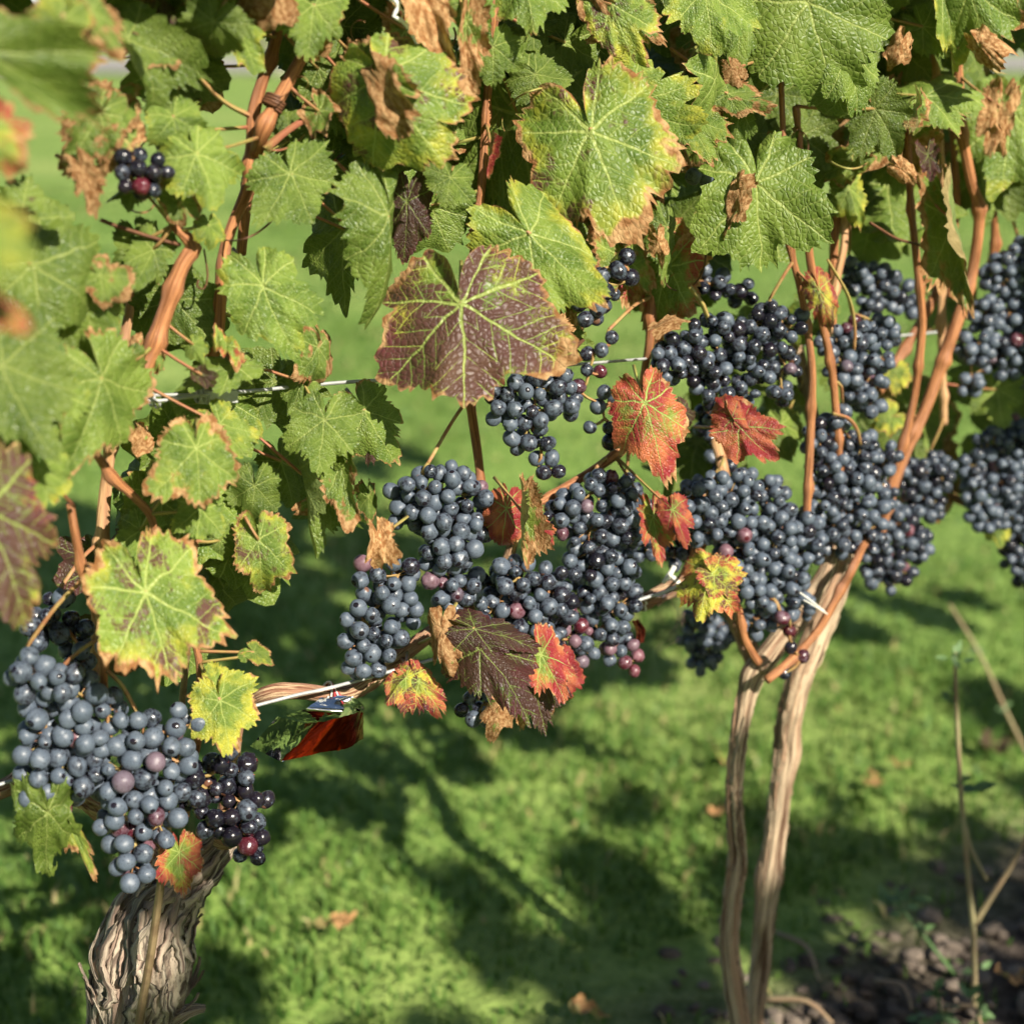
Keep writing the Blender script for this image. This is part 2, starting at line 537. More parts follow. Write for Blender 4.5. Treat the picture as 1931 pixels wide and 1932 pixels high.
# ------------------------------------------------------------------ ground, grass, far things
def build_ground():
    # one sheet to the horizon, finer near the row
    xs = np.concatenate([[-400, -120, -40, -15, -8], np.linspace(-5, 6, 90), [9, 16, 40, 120, 400]])
    ys = np.concatenate([[-30, -8, -3], np.linspace(-1, 10, 90), [14, 22, 40, 90, 200, 420]])
    X, Y = np.meshgrid(xs, ys)
    near = (np.abs(X) < 6) & (Y < 10) & (Y > -1)
    Z = np.where(near, 0.012 * np.sin(3.1 * X + 1) * np.cos(2.7 * Y) + 0.008 * np.sin(7.3 * X - 4 * Y), 0)
    # bare earth strip under the vines, only from the young vine on
    D = (X - ROW_P.x) * ROW_N.x + (Y - ROW_P.y) * ROW_N.y
    A = (X - ROW_P.x) * ROW_D.x + (Y - ROW_P.y) * ROW_D.y
    wob = 0.06 * np.sin(9 * X + 2) + 0.05 * np.sin(13 * Y)
    soil = np.clip((0.27 - np.abs(D + 0.02) + wob) / 0.12, 0, 1) * np.clip((A - 0.22 + wob) / 0.12, 0, 1) * near
    V = np.stack([X, Y, Z], -1).reshape(-1, 3)
    m = len(xs)
    F = [(i * m + j, i * m + j + 1, (i + 1) * m + j + 1, (i + 1) * m + j) for i in range(len(ys) - 1) for j in range(m - 1)]
    o = make('ground', V, F, M_LAWN, attrs={'soil': soil.ravel()})
    o['kind'] = 'structure'
    o['label'] = 'short green lawn with a strip of bare soil under the vines'

    # grass blades
    r = np.random.default_rng(3)
    N = 150000
    Yb = 0.9 + 9.5 * r.random(N) ** 1.7
    Xb = (r.random(N) * 2 - 1) * (0.55 + 0.42 * Yb) + 0.15
    d = (Xb - ROW_P.x) * ROW_N.x + (Yb - ROW_P.y) * ROW_N.y
    a = (Xb - ROW_P.x) * ROW_D.x + (Yb - ROW_P.y) * ROW_D.y
    keep = ~((np.abs(d + .02) < 0.26) & (a > 0.22) & (r.random(N) > 0.12))
    clump = np.sin(5 * Xb + 3 * np.sin(2.3 * Yb)) * np.cos(4.1 * Yb + 2 * np.sin(1.7 * Xb))
    keep &= r.random(N) < 0.65 + 0.35 * clump
    Xb, Yb, clump = Xb[keep], Yb[keep], clump[keep]
    n = len(Xb)
    h = (0.014 + 0.022 * r.random(n)) * (1 + 0.18 * clump)
    w = (0.0016 + 0.0016 * r.random(n)) * (1 + 0.16 * Yb)
    az = r.random(n) * 6.283
    lean = r.random(n) * 0.9
    la = r.random(n) * 6.283
    Zb = 0.012 * np.sin(3.1 * Xb + 1) * np.cos(2.7 * Yb) + 0.008 * np.sin(7.3 * Xb - 4 * Yb) - 0.004
    base = np.stack([Xb, Yb, Zb], -1)
    side = np.stack([np.cos(az), np.sin(az), 0 * az], -1) * w[:, None]
    mid = base + np.stack([np.cos(la) * lean * h * .3, np.sin(la) * lean * h * .3, h * .6], -1)
    top = base + np.stack([np.cos(la) * lean * h, np.sin(la) * lean * h, h * (1 - .25 * lean)], -1)
    V = np.stack([base - side, base + side, mid + side * .7, mid - side * .7, top], 1).reshape(-1, 3)
    k = np.arange(n) * 5
    F = np.stack([k, k + 1, k + 2, k + 3], -1).tolist() + np.stack([k + 3, k + 2, k + 4], -1).tolist()
    tone = np.clip(0.45 + 0.12 * clump + 0.28 * r.normal(size=n), 0, 1)
    o = make('grass', V, F, M_GRASS, smooth=False, attrs={'tone': np.repeat(tone, 5)})
    o['kind'] = 'stuff'
    o['label'] = 'short green lawn grass between the vine rows'


def box(V, F, lo, hi):
    b = len(V)
    for z in (lo[2], hi[2]):
        for x, y in ((lo[0], lo[1]), (hi[0], lo[1]), (hi[0], hi[1]), (lo[0], hi[1])):
            V.append((x, y, z))
    for f in ((3, 2, 1, 0), (4, 5, 6, 7), (0, 1, 5, 4), (1, 2, 6, 5), (2, 3, 7, 6), (3, 0, 4, 7)):
        F.append(tuple(b + i for i in f))


def build_far():
    # gravel track across the far end of the field
    V, F = [], []
    n = 60
    for i in range(n + 1):
        x = -60 + 120 * i / n
        V += [(x, 31.5 + .5 * math.sin(x * .2), .02), (x, 42 + .7 * math.sin(x * .13), .02)]
    F = [(2 * i, 2 * i + 2, 2 * i + 3, 2 * i + 1) for i in range(n)]
    o = make('gravel_road', V, F, M_ROAD)
    o['kind'] = 'structure'
    # post and rail fence
    fe = empty('paddock_fence', (-9, 29.5, 0), 'weathered post and rail fence beyond the lawn, seen between the leaves', 'fence')
    for i in range(9):
        V, F = [], []
        box(V, F, (-.13, -.13, 0), (.13, .13, 1.35))
        p = make('post', V, F, M_POST, fe, smooth=False)
        p.location = (-7 + i * 3.2, 0.0, 0)
    for z in (0.55, 1.1):
        V, F = [], []
        box(V, F, (-8, .14, z - .07), (20, .19, z + .07))
        make('rail', V, F, M_POST, fe, smooth=False)
    # steel shed
    sh = empty('steel_shed', (-15.5, 47, 0), 'grey corrugated steel shed far behind the vines at the upper corner', 'shed')
    V, F = [], []
    k = 0
    for i in range(61):
        x = -3 + 6 * i / 60
        y = 0.05 * (i % 2)
        V += [(x, y, 0), (x, y, 3.2)]
        if i:
            F.append((2 * i - 2, 2 * i, 2 * i + 1, 2 * i - 1))
    make('wall', V, F, M_STEEL, sh, smooth=False)
    V, F = [], []
    box(V, F, (-3, .12, 0), (3, 4, 3.15))
    make('side_wall', V, F, M_STEEL, sh, smooth=False)
    V, F = [], []
    box(V, F, (-3.3, -.3, 3.22), (3.3, 4.3, 3.42))
    make('roof', V, F, M_POST, sh, smooth=False)
    # pale heap of stones at the roadside
    r = random.Random(4)
    for i in range(7):
        V, F = lump(r.uniform(.25, .5), i)
        o = make('boulder', V, F, M_STONE, label='pale boulder lying beside the gravel road', category='boulder', group='boulders along the gravel road')
        o.location = (-4.2 + i * .62, 30.6 + r.uniform(-.4, .4), .18)
    # dark trees behind everything
    for i in range(12):
        x = -30 + i * 5.6 + r.uniform(-1, 1)
        tr = empty('tree', (x, 60 + r.uniform(-5, 6), 0), 'dark leafy tree in the line of trees beyond the road', 'tree', 'trees beyond the gravel road')
        tube('trunk', [Vector((0, 0, 0)) + tr.location, Vector((.2, 0, 2)) + tr.location, Vector((0, .2, 5)) + tr.location], [.3, .22, .1], M_POST, tr, 8, .4)
        m = 2600
        g = np.random.default_rng(i)
        D = g.normal(size=(m, 3))
        D /= np.linalg.norm(D, axis=1)[:, None]
        rad = 3.1 * g.random(m) ** .4 * (1 + .25 * np.sin(4 * D[:, 0] + i) * np.cos(5 * D[:, 2]))
        c = D * rad[:, None] * np.array([1, 1, 1.1]) + np.array([0, 0, 4.4])
        e1 = g.normal(size=(m, 3)) * .16
        e2 = g.normal(size=(m, 3)) * .16
        V = np.stack([c - e1, c + e2, c + e1, c - e2], 1).reshape(-1, 3)
        F = np.arange(m * 4).reshape(-1, 4)
        make('crown', V, F, M_TREE, tr, smooth=False)


def lump(rad, seed):
    r = np.random.default_rng(seed)
    V, F = [], []
    nu, nvv = 10, 7
    off = r.uniform(0, 6, 6)
    for i in range(nvv + 1):
        ph = math.pi * i / nvv
        for j in range(nu):
            th = 2 * math.pi * j / nu
            k = 1 + .18 * math.sin(2 * th + off[0]) * math.sin(ph) + .14 * math.sin(3 * ph + off[1] + th)
            V.append((rad * k * math.sin(ph) * math.cos(th), rad * k * math.sin(ph) * math.sin(th), rad * .7 * k * math.cos(ph)))
    for i in range(nvv):
        for j in range(nu):
            F.append((i * nu + j, (i + 1) * nu + j, (i + 1) * nu + (j + 1) % nu, i * nu + (j + 1) % nu))
    return V, F


build_ground()
build_far()

# ------------------------------------------------------------------ the vines
VINE_A = empty('grapevine', at(300, 2500), 'old grapevine with thick gnarled shaggy trunk and metal rod against it', 'grapevine', 'vines of the trellis row')
VINE_B = empty('grapevine', at(1405, 1990), 'young grapevine with two slender tan trunks rising side by side', 'grapevine', 'vines of the trellis row')
VINE_C = empty('grapevine', at(2150, 1900), 'far grapevine whose orange canes enter at the far end of the row', 'grapevine', 'vines of the trellis row')
for v in (VINE_A, VINE_B, VINE_C):
    v.location.z = 0


def wpath(pts, off):
    """[(px, py, width_px[, off])] -> world points and radii"""
    P, Rr = [], []
    for q in pts:
        p = at(q[0], q[1], q[3] if len(q) > 3 else off)
        P.append(p)
        Rr.append(q[2] * 0.5 * ppx(p))
    return P, Rr


def knot(nodes, sd, amp=0.42, lump_=0.07):
    """swellings at the nodes of a cane"""
    def f(th, s):
        k = 1 + lump_ * fbm(th, s, sd, ((1, 25), (2, 40), (3, 70)))
        for n in nodes:
            k = k + amp * np.exp(-((s - n) / 0.006) ** 2) * (1 + .5 * np.cos(th - n * 40))
        return k
    return f


WOODLINE = []


def near_wood(p, reach):
    A_ = np.vstack(WOODLINE)
    d = np.linalg.norm(A_ - np.array(tuple(p)), axis=1)
    k = int(np.argmin(d))
    return Vector(A_[k]) if d[k] < reach else None


def cane(vine, pts, off=0.0, mat=None, sd=0, nodes=None, name='cane', sides=12):
    P, Rr = wpath(pts, off)
    L = sum((P[i + 1] - P[i]).length for i in range(len(P) - 1))
    WOODLINE.append(spline(P, Rr, .008)[0])
    nodes = nodes if nodes is not None else [k for k in np.arange(0.03 + (sd % 5) * .008, L, 0.075)]
    return tube(name, P, Rr, mat or M_CANE, vine, sides, 0.004, knot(nodes, sd))


def strips(vine, C, rad, count, span, length, width, mat, seed, twist, lift0=1.05, curl=.16):
    """flaking strips of bark, each its own strip lifting at the ends"""
    r = random.Random(seed)
    n = len(C)
    o = Vector(C[0])
    T = np.gradient(C, axis=0)
    T /= np.linalg.norm(T, axis=1)[:, None]
    ds = float(np.linalg.norm(C[1] - C[0]))
    for k in range(count):
        i0 = int(n * r.uniform(*span))
        i1 = min(n - 2, i0 + int(r.uniform(*length)))
        if i1 - i0 < 6:
            continue
        th0 = r.uniform(-2.2, 2.2)
        w = r.uniform(*width)
        up, dn = r.choice((.3, 1, 1.6)), r.choice((.2, 1))
        Vs, Fs, U = [], [], []
        for q, i in enumerate(range(i0, i1)):
            f = q / max(1, i1 - i0 - 1)
            lift = lift0 + curl * max(0, f - .6) / .4 * up + curl * 1.4 * max(0, .25 - f) * dn
            th = th0 - twist * q + .12 * math.sin(q * .25 + k)
            side = np.array(tuple(ROW_N))           # angle 0 faces out of the row
            side = side - T[i] * side.dot(T[i])
            side /= np.linalg.norm(side)
            b = np.cross(T[i], side)
            rn = math.cos(th) * side + math.sin(th) * b
            tn = -math.sin(th) * side + math.cos(th) * b
            c = C[i] + rn * rad[i] * lift
            ww = w * (.35 + math.sin(math.pi * (f * .9 + .05))) * (1 + .25 * math.sin(q * 1.3 + k))
            for sgn, hgt in ((-1, 0.0004 * math.sin(q * 1.7)), (0, .0010 + .0005 * math.sin(q * .9 + k)), (1, 0.0004 * math.cos(q * 2.1))):
                Vs.append(c + tn * ww * sgn + rn * hgt)
                U.append((.5 + .03 * sgn + k * .13, q * ds))
            Vs.append(c - rn * .0015)
            U.append((k * .13, q * ds))
        for q in range(i1 - i0 - 1):
            a = 4 * q
            for j, jj in ((0, 1), (1, 2), (2, 3), (3, 0)):
                Fs.append((a + j, a + jj, a + 4 + jj, a + 4 + j))
        s = make('bark_strip', np.array(Vs) - np.array(tuple(o)), Fs, mat, None, np.array(U))
        s.location = o
        adopt(s, vine)


# --- old trunk: ridged, twisted and flaking
def old_trunk():
    # down to the ground below the frame
    pts = [(250, 2520, 190), (236, 2260, 176), (240, 2060, 156), (240, 1950, 152), (266, 1850, 196), (272, 1800, 200), (283, 1750, 172), (306, 1705, 146), (336, 1668, 126), (372, 1636, 96), (408, 1604, 70), (436, 1572, 54)]
    P, Rr = wpath(pts, -0.03)
    C, rad = spline(P, [q * .9 for q in Rr], 0.0022)

    def disp(th, s):
        tw = th + 5.0 * s + .35 * np.sin(14 * s + th)
        k = np.zeros_like(th)
        r = np.random.default_rng(5)
        for f, a in ((3, .07), (5, .06), (9, .055), (16, .05), (27, .045), (44, .03)):
            ph = r.uniform(0, 6.28)
            w = np.sin(f * tw / 1.0 + ph + 1.3 * np.sin(s * (11 + f) + ph * 2 + th))
            k += a * (1 - 2 * np.abs(w) ** .6 + .3)
        # burl on the left flank
        return 1 + k * .85 + .05 * fbm(th, s, 9, ((1, 18), (2, 30), (4, 80)))
    V, F, uv = tube_geo(C, rad, 240, disp)
    o = P[0]
    ob = make('trunk', V - np.array(tuple(o)), F, M_OLD, None, uv)
    ob.location = o
    adopt(ob, VINE_A)
    strips(VINE_A, C, rad, 70, (.36, .84), (14, 48), (.0012, .0070), M_OLD, 11, .011, 1.06, .15)
    # broken stub of an old arm low on the right
    tube('stub', wpath([(300, 1940, 60), (330, 1918, 38), (362, 1905, 22), (386, 1902, 14)], -.02)[0], [.011, .008, .005, .003], M_OLD, VINE_A, 14, .003, lambda th, s: 1 + .25 * np.sin(5 * th + 20 * s) + .15 * fbm(th, s, 3))


old_trunk()


def WOODY(sd):
    def f(th, s):
        tw = th + 1.2 * s + .3 * np.sin(9 * s)
        k = 1 + .06 * fbm(th, s, sd, ((1, 22), (2, 37), (3, 60)), (1, .8, .6))
        r = np.random.default_rng(sd)
        for fq, a in ((4, .05), (7, .05), (12, .045), (19, .035)):     # fibrous ridges with narrow cracks
            w_ = np.sin(fq * tw + r.uniform(0, 6.28) + 1.1 * np.sin(s * (14 + fq) + r.uniform(0, 6)))
            k = k + a * (.5 - np.exp(-(w_ / .28) ** 2))
        for n in np.arange(.06 + .01 * (sd % 4), 2.0, .115):            # old nodes
            k = k + .16 * np.exp(-((s - n - .01 * np.sin(th)) / .008) ** 2) * (.6 + .4 * np.sin(2 * th + n * 50))
        return k
    return f




def wood(vine, name, pts, off, mat, sd, sides=26):
    P, Rr = wpath(pts, off)
    WOODLINE.append(spline(P, Rr, .008)[0])
    C, rad = spline(P, [q * .84 for q in Rr], .003)
    if name == 'trunk':
        strips(vine, C, rad, 26, (.02, .78), (14, 60), (.0008, .0030), mat, 50 + sd, .002, 1.03, .12)
    elif name == 'cordon':
        strips(vine, C, rad, 16, (.05, .8), (8, 22), (.0010, .0030), mat, 50 + sd, .004, 1.03, .25)
    return tube(name, P, [q * .84 for q in Rr], mat, vine, 64, .003, WOODY(sd))


wood(VINE_A, 'cordon', [(425, 1590, 48), (432, 1480, 40, -.05), (446, 1360, 36, -.05), (495, 1312, 33, -.01), (560, 1304, 33), (640, 1312, 35), (690, 1290, 36), (740, 1250, 36), (800, 1205, 34), (860, 1160, 28, -.03), (940, 1090, 24, -.03), (985, 965, 20, -.02)], 0.0, M_CORDON, 1)
wood(VINE_A, 'cordon', [(330, 1650, 60, -.05), (230, 1560, 46, -.06), (120, 1478, 42, -.04), (55, 1466, 40, -.01), (0, 1490, 40), (-120, 1530, 40)], 0.0, M_CORDON, 2)
wood(VINE_B, 'trunk', [(1404, 1990, 46), (1396, 1930, 42), (1376, 1800, 40), (1378, 1720, 37), (1388, 1640, 42), (1390, 1600, 36), (1383, 1500, 32), (1392, 1400, 36), (1404, 1330, 40), (1420, 1275, 52), (1436, 1255, 60)], 0.0, M_YOUNG, 3, 30)
wood(VINE_B, 'trunk', [(1424, 1990, 40, -.045), (1424, 1900, 38, -.045), (1436, 1800, 44, -.045), (1444, 1700, 46, -.04), (1450, 1655, 58, -.04), (1458, 1600, 46, -.04), (1474, 1480, 47, -.04), (1484, 1420, 56, -.04), (1488, 1360, 50, -.035), (1504, 1290, 52, -.03), (1532, 1215, 58, -.03), (1572, 1120, 50, -.03), (1590, 1040, 42, -.04), (1560, 900, 34, -.06), (1525, 760, 30, -.06), (1500, 640, 26, -.06)], 0.0, M_YOUNG, 4, 30)
wood(VINE_B, 'arm', [(1430, 1262, 56), (1465, 1215, 50), (1505, 1165, 46), (1545, 1105, 40), (1568, 1050, 34), (1575, 960, 28, -.02)], 0.005, M_YOUNG, 5)
wood(VINE_B, 'cordon', [(1425, 1250, 40, -.03), (1370, 1130, 38, -.045), (1320, 1080, 38, -.03), (1285, 1102, 34), (1240, 1122, 33), (1200, 1138, 32), (1150, 1150, 28, -.03), (1060, 1130, 24, -.04)], -.005, M_CORDON, 6)
wood(VINE_B, 'arm', [(1436, 1100, 22, -.05), (1400, 1000, 24, -.05), (1372, 930, 26, -.02), (1362, 880, 24, -.01), (1350, 830, 20, -.03)], -.02, M_CANE_TAN, 7, 16)

cane(VINE_A, [(252, 770, 30), (262, 720, 31), (290, 650, 31), (322, 560, 31), (345, 500, 31), (366, 468, 34), (350, 445, 24), (325, 425, 14)], .035, sd=1, nodes=[.05, .088])
cane(VINE_A, [(372, 960, 22, -.02), (375, 860, 22, -.02), (380, 760, 22, -.01), (405, 660, 24), (412, 610, 25), (416, 540, 24), (424, 468, 23), (440, 420, 22), (468, 350, 24), (476, 270, 24), (480, 210, 24), (500, 140, 22), (522, 70, 22), (548, -40, 20), (570, -200, 18)], .01, sd=2)
cane(VINE_A, [(455, 480, 20, -.03), (470, 340, 24, -.02), (493, 258, 27), (520, 198, 26), (552, 140, 25), (578, 90, 24), (610, 0, 22), (640, -160, 20)], .03, sd=3)
cane(VINE_A, [(985, 965, 18), (912, 960, 17), (905, 890, 16), (897, 830, 17), (888, 765, 18), (880, 690, 17), (885, 560, 17), (903, 400, 17), (912, 300, 18), (921, 165, 17), (930, 60, 16), (940, -120, 15)], -.015, sd=4)
cane(VINE_A, [(985, 968, 15), (1030, 940, 16), (1090, 905, 17), (1130, 880, 18), (1172, 846, 20), (1200, 800, 16, -.03), (1215, 700, 15, -.03), (1225, 640, 18, -.02), (1228, 560, 20, -.02), (1240, 440, 16, -.03), (1260, 200, 14, -.04)], .0, sd=5)
cane(VINE_A, [(150, 820, 15), (185, 862, 16), (216, 905, 20), (250, 935, 16), (282, 970, 16), (295, 1010, 15), (306, 1040, 14), (318, 1100, 12, -.02)], .05, sd=6)
cane(VINE_A, [(133, 950, 15), (145, 1020, 17), (160, 1090, 17), (178, 1150, 17), (192, 1200, 17), (196, 1280, 15), (200, 1350, 14, .02)], .05, sd=7)
cane(VINE_A, [(175, 1330, 22), (182, 1220, 26), (190, 1100, 26), (196, 980, 26), (205, 880, 22), (225, 700, 20), (260, 500, 18)], -.02, M_CANE_TAN, 8)
cane(VINE_A, [(368, 1020, 14), (362, 1070, 15), (354, 1130, 16), (362, 1190, 14), (376, 1250, 14), (378, 1330, 14), (373, 1400, 15), (360, 1460, 13, .03), (352, 1540, 12, .0)], .03, sd=9)
# right hand vine canes
cane(VINE_B, [(1520, 980, 16), (1527, 850, 17), (1531, 740, 15), (1530, 690, 15), (1520, 610, 14), (1508, 540, 14), (1492, 470, 13), (1480, 330, 12), (1470, 100, 11)], .035, sd=10)
cane(VINE_B, [(1585, 900, 14), (1577, 790, 16), (1569, 700, 15), (1553, 620, 15), (1538, 540, 18), (1526, 485, 16), (1520, 380, 12), (1500, 200, 11)], .02, sd=11)
cane(VINE_B, [(1560, 640, 15), (1575, 540, 15), (1592, 460, 14), (1590, 400, 14, -.02)], .0, M_CANE_TAN, 12)
cane(VINE_B, [(1570, 620, 15), (1572, 480, 18), (1578, 400, 18), (1585, 345, 20), (1600, 290, 19), (1612, 245, 18), (1625, 150, 17), (1640, -60, 15)], -.02, sd=13)
cane(VINE_B, [(1668, 955, 18), (1690, 880, 17), (1712, 800, 16), (1726, 735, 15), (1737, 640, 16), (1738, 592, 16), (1728, 490, 15), (1717, 385, 14), (1712, 250, 13)], .01, sd=14)
cane(VINE_B, [(1660, 1010, 18), (1680, 930, 20), (1705, 858, 22), (1746, 768, 24), (1785, 660, 24), (1806, 600, 24), (1830, 525, 21), (1846, 405, 21), (1830, 335, 20), (1815, 245, 20), (1805, 120, 19), (1790, -80, 18)], -.015, sd=15)
cane(VINE_B, [(1445, 1284, 16), (1480, 1256, 17), (1512, 1226, 16), (1545, 1186, 16), (1564, 1152, 17), (1590, 1105, 16), (1612, 1062, 16), (1640, 1000, 15, .0)], .045, sd=16)
cane(VINE_B, [(1430, 1250, 17), (1416, 1228, 16), (1404, 1205, 15), (1398, 1180, 14), (1394, 1150, 13)], .04, sd=17)
cane(VINE_B, [(1452, 1182, 20), (1462, 1168, 19), (1440, 1130, 15)], .03, sd=18)
cane(VINE_B, [(1290, 1090, 24, -.01), (1306, 1060, 26), (1322, 1020, 25), (1335, 985, 20, -.03)], .0, sd=19)
cane(VINE_C, [(1780, 800, 15), (1775, 600, 16), (1780, 410, 17), (1772, 300, 18), (1766, 176, 18), (1760, 20, 16), (1755, -100, 14)], -.04, M_CANE_TAN, 20)
cane(VINE_C, [(1790, 560, 13), (1797, 450, 15), (1803, 390, 16), (1800, 310, 13), (1795, 240, 12)], -.05, sd=21)
cane(VINE_C, [(1850, 545, 12), (1866, 500, 14), (1876, 460, 18), (1874, 400, 14), (1874, 340, 14), (1872, 200, 13)], -.05, sd=22)
cane(VINE_C, [(1655, 740, 20, -.06), (1740, 600, 18, -.07), (1790, 500, 14, -.07)], -.06, sd=23)
cane(VINE_C, [(1930, 1000, 20), (1800, 940, 18), (1760, 930, 16)], -.08, sd=24)
cane(VINE_A, [(45, 60, 16), (75, 20, 16), (100, -30, 15), (140, -120, 14)], .12, sd=25)

# --- trellis wires, rod, ties
def thing_tube(name, pts, off, mat, label, cat, sides=8, step=.01, disp=None, group=None):
    P, Rr = wpath(pts, off)
    o = tube(name, P, Rr, mat, None, sides, step, disp, label=label, category=cat)
    if group:
        o['group'] = group
    return o


thing_tube('trellis_wire', [(-300, 1560, 7), (0, 1480, 7), (395, 1357, 7), (545, 1315, 7), (700, 1277, 7), (1205, 1132, 7), (1290, 1100, 7), (1400, 1075, 7, -.05), (1600, 1000, 7, -.07), (2050, 880, 7, -.09)], .022, M_WIRE, 'lower galvanised trellis wire the woody cordons are tied to', 'wire')
thing_tube('trellis_wire', [(-300, 775, 7), (230, 748, 7), (420, 742, 7), (640, 722, 7), (800, 713, 7), (1000, 694, 7), (1080, 688, 6), (1250, 674, 5, -.03), (1500, 652, 5, -.06), (2050, 600, 5, -.07)], .012, M_WIRE, 'upper galvanised trellis wire crossing behind the large purple leaf', 'wire')
st = empty('wire_strainer', at(390, 748, .02), 'small grey metal strainer joining the upper trellis wire', 'wire strainer')
P_, R_ = wpath([(262, 754, 7), (300, 756, 7), (350, 750, 7), (395, 744, 7)], .03)
tube('wire_tail', P_, R_, M_WIRE, st, 8, .004)
V_, F_ = [], []
box(V_, F_, (-.0140, -.003, -.0045), (.0140, .003, .0045))
clip_ = make('clamp_plate', V_, F_, M_WIRE, None, smooth=False)
clip_.location = at(412, 748, .024)
clip_.rotation_euler = (0, R(4), ROW_A)
adopt(clip_, st)
for k_, (cx_, cy_) in enumerate(((278, 753), (288, 757), (366, 747), (376, 746), (382, 748))):
    c0 = at(cx_, cy_, .024)
    ring = [c0 + (ROW_N * math.cos(a) + Vector((0, 0, 1)) * math.sin(a)) * .0052 + ROW_D * .0006 * a for a in np.linspace(0, 6.6, 14)]
    tube('wire_coil', ring, [.0011] * 14, M_WIRE, st, 6, .002)
thing_tube('vine_stake', [(226, 2200, 17), (262, 1935, 17), (285, 1800, 16), (302, 1680, 16), (318, 1550, 15), (336, 1400, 14, .0), (352, 1240, 13, .0), (366, 1080, 12, .0), (374, 1000, 12, .0)], .045, M_ROD, 'thin rusty metal rod standing against the old gnarled trunk', 'stake')


def loop_tie(name, cpx, cpy, off, rad, n, mat, label, cat, axis=None, thick=.0011, parent=None, spread=.002, group=None):
    ax = (axis or ROW_D).normalized()
    c = at(cpx, cpy, off)
    u = ROW_N - ax * ROW_N.dot(ax)
    u.normalize()
    w = ax.cross(u)
    pts = []
    for i in range(n * 12 + 1):
        a = 2 * math.pi * i / 12
        pts.append(c + (u * math.cos(a) + w * math.sin(a)) * (rad * (1 + .06 * math.sin(3.1 * a))) + ax * (spread * a / 6.283))
    kw = dict(label=label, category=cat) if label else {}
    if group:
        kw['group'] = group
    return tube(name, pts, [thick] * len(pts), mat, parent, 6, .004, **kw)


loop_tie('white_tie', 1268, 1108, -.005, .0092, 2, M_TIE, 'white twine loop binding the cordon to the wire beside the red leaf', 'tie', ROW_D + Vector((0, 0, .3)), .0016)
loop_tie('white_tie', 1205, 1136, -.005, .0090, 1, M_TIE, 'white twine loop on the cordon end next to the pink grapes', 'tie', ROW_D + Vector((0, 0, .3)), .0014)
thing_tube('white_tie', [(1250, 1100, 7), (1262, 1085, 11), (1272, 1068, 9)], .02, M_TIE, 'short flat end of white tie sticking up from the cordon', 'tie')
thing_tube('white_tie', [(1508, 1118, 3), (1538, 1140, 3), (1560, 1158, 3), (1530, 1140, 3), (1515, 1132, 2)], .05, M_TIE, 'white twine holding the young vine arm below the grapes', 'tie')
loop_tie('cane_tie', 512, 205, .03, .0072, 4, M_TEND, 'dark tendril wound tightly round the orange cane', 'tendril', (at(578, 90, .03) - at(493, 258, .03)), .0011, spread=.0022)

# twine of the bird-scare tape
tw = empty('twine_knot', at(625, 1308, .0), 'red and white twine knotted round the woody cordon above the foil tape', 'twine')
for k_ in range(4):
    ax_ = (ROW_D + Vector((0, 0, .35 * (k_ - 1.5)))).normalized()
    loop_tie('strand', 612 + 7 * k_, 1306 + 2 * k_, .0, .0088, 1, M_TWR if k_ % 2 else M_TIE, None, None, ax_, .0009, tw)


def ribbon(name, rows, mat, label, cat, sub=8, parent=None):
    """rows: ((px,py,off) edge a, (px,py,off) edge b) along the band"""
    A = [at(*r[0]) for r in rows]
    B = [at(*r[1]) for r in rows]
    A, _ = spline(A, [1] * len(A), .003)
    # match sample count
    Bs, _ = spline(B, [1] * len(B), .003)
    n = max(len(A), len(Bs))

    def rs(X):
        t = np.linspace(0, len(X) - 1, n)
        return np.stack([np.interp(t, np.arange(len(X)), X[:, k]) for k in range(3)], -1)
    A, Bs = rs(A), rs(Bs)
    w = np.linspace(0, 1, sub)
    crinkle = np.random.default_rng(5).normal(size=(n, sub)) * .0005
    V = A[:, None, :] * (1 - w)[None, :, None] + Bs[:, None, :] * w[None, :, None]
    V += crinkle[..., None] * np.array(tuple(ROW_N))
    V = V.reshape(-1, 3)
    F = [(i * sub + j, i * sub + j + 1, (i + 1) * sub + j + 1, (i + 1) * sub + j) for i in range(n - 1) for j in range(sub - 1)]
    o = V[0].copy()
    ob = make(name, V - o, F, mat, None, label=label, category=cat) if label else make(name, V - o, F, mat, None)
    ob.location = Vector(o)
    if parent:
        adopt(ob, parent)
    return ob


ft = empty('foil_tape', at(620, 1330, .01), 'red and silver foil bird scare tape hanging from the woody cordon', 'tape')
ribbon('silver_fold', [((640, 1318, .03), (606, 1316, .025)), ((650, 1336, .04), (588, 1330, .035)), ((645, 1342, .045), (575, 1338, .040)), ((635, 1356, .035), (545, 1347, .03)), ((600, 1372, .025), (540, 1350, .02))], M_FOIL, None, None, parent=ft)
ribbon('red_band', [((530, 1436, .030), (600, 1362, .030)), ((560, 1430, .034), (612, 1362, .036)), ((605, 1420, .038), (640, 1354, .040)), ((655, 1412, .034), (668, 1346, .036)), ((678, 1398, .022), (682, 1338, .024)), ((686, 1392, .006), (686, 1336, .008)), ((676, 1384, -.010), (676, 1332, -.010)), ((640, 1392, -.018), (640, 1334, -.018))], M_FOIL, None, None, parent=ft)
ribbon('silver_end', [((524, 1352, .040), (472, 1408, .020)), ((550, 1358, .040), (505, 1425, .022)), ((578, 1364, .038), (528, 1436, .027)), ((604, 1362, .034), (536, 1437, .029))], M_FOIL, None, None, parent=ft)
ribbon('silver_tail', [((640, 1312, .02), (622, 1316, .02)), ((668, 1316, .03), (650, 1325, .03)), ((688, 1334, .026), (672, 1344, .028)), ((684, 1346, .018), (660, 1352, .02))], M_FOIL, None, None, parent=ft)
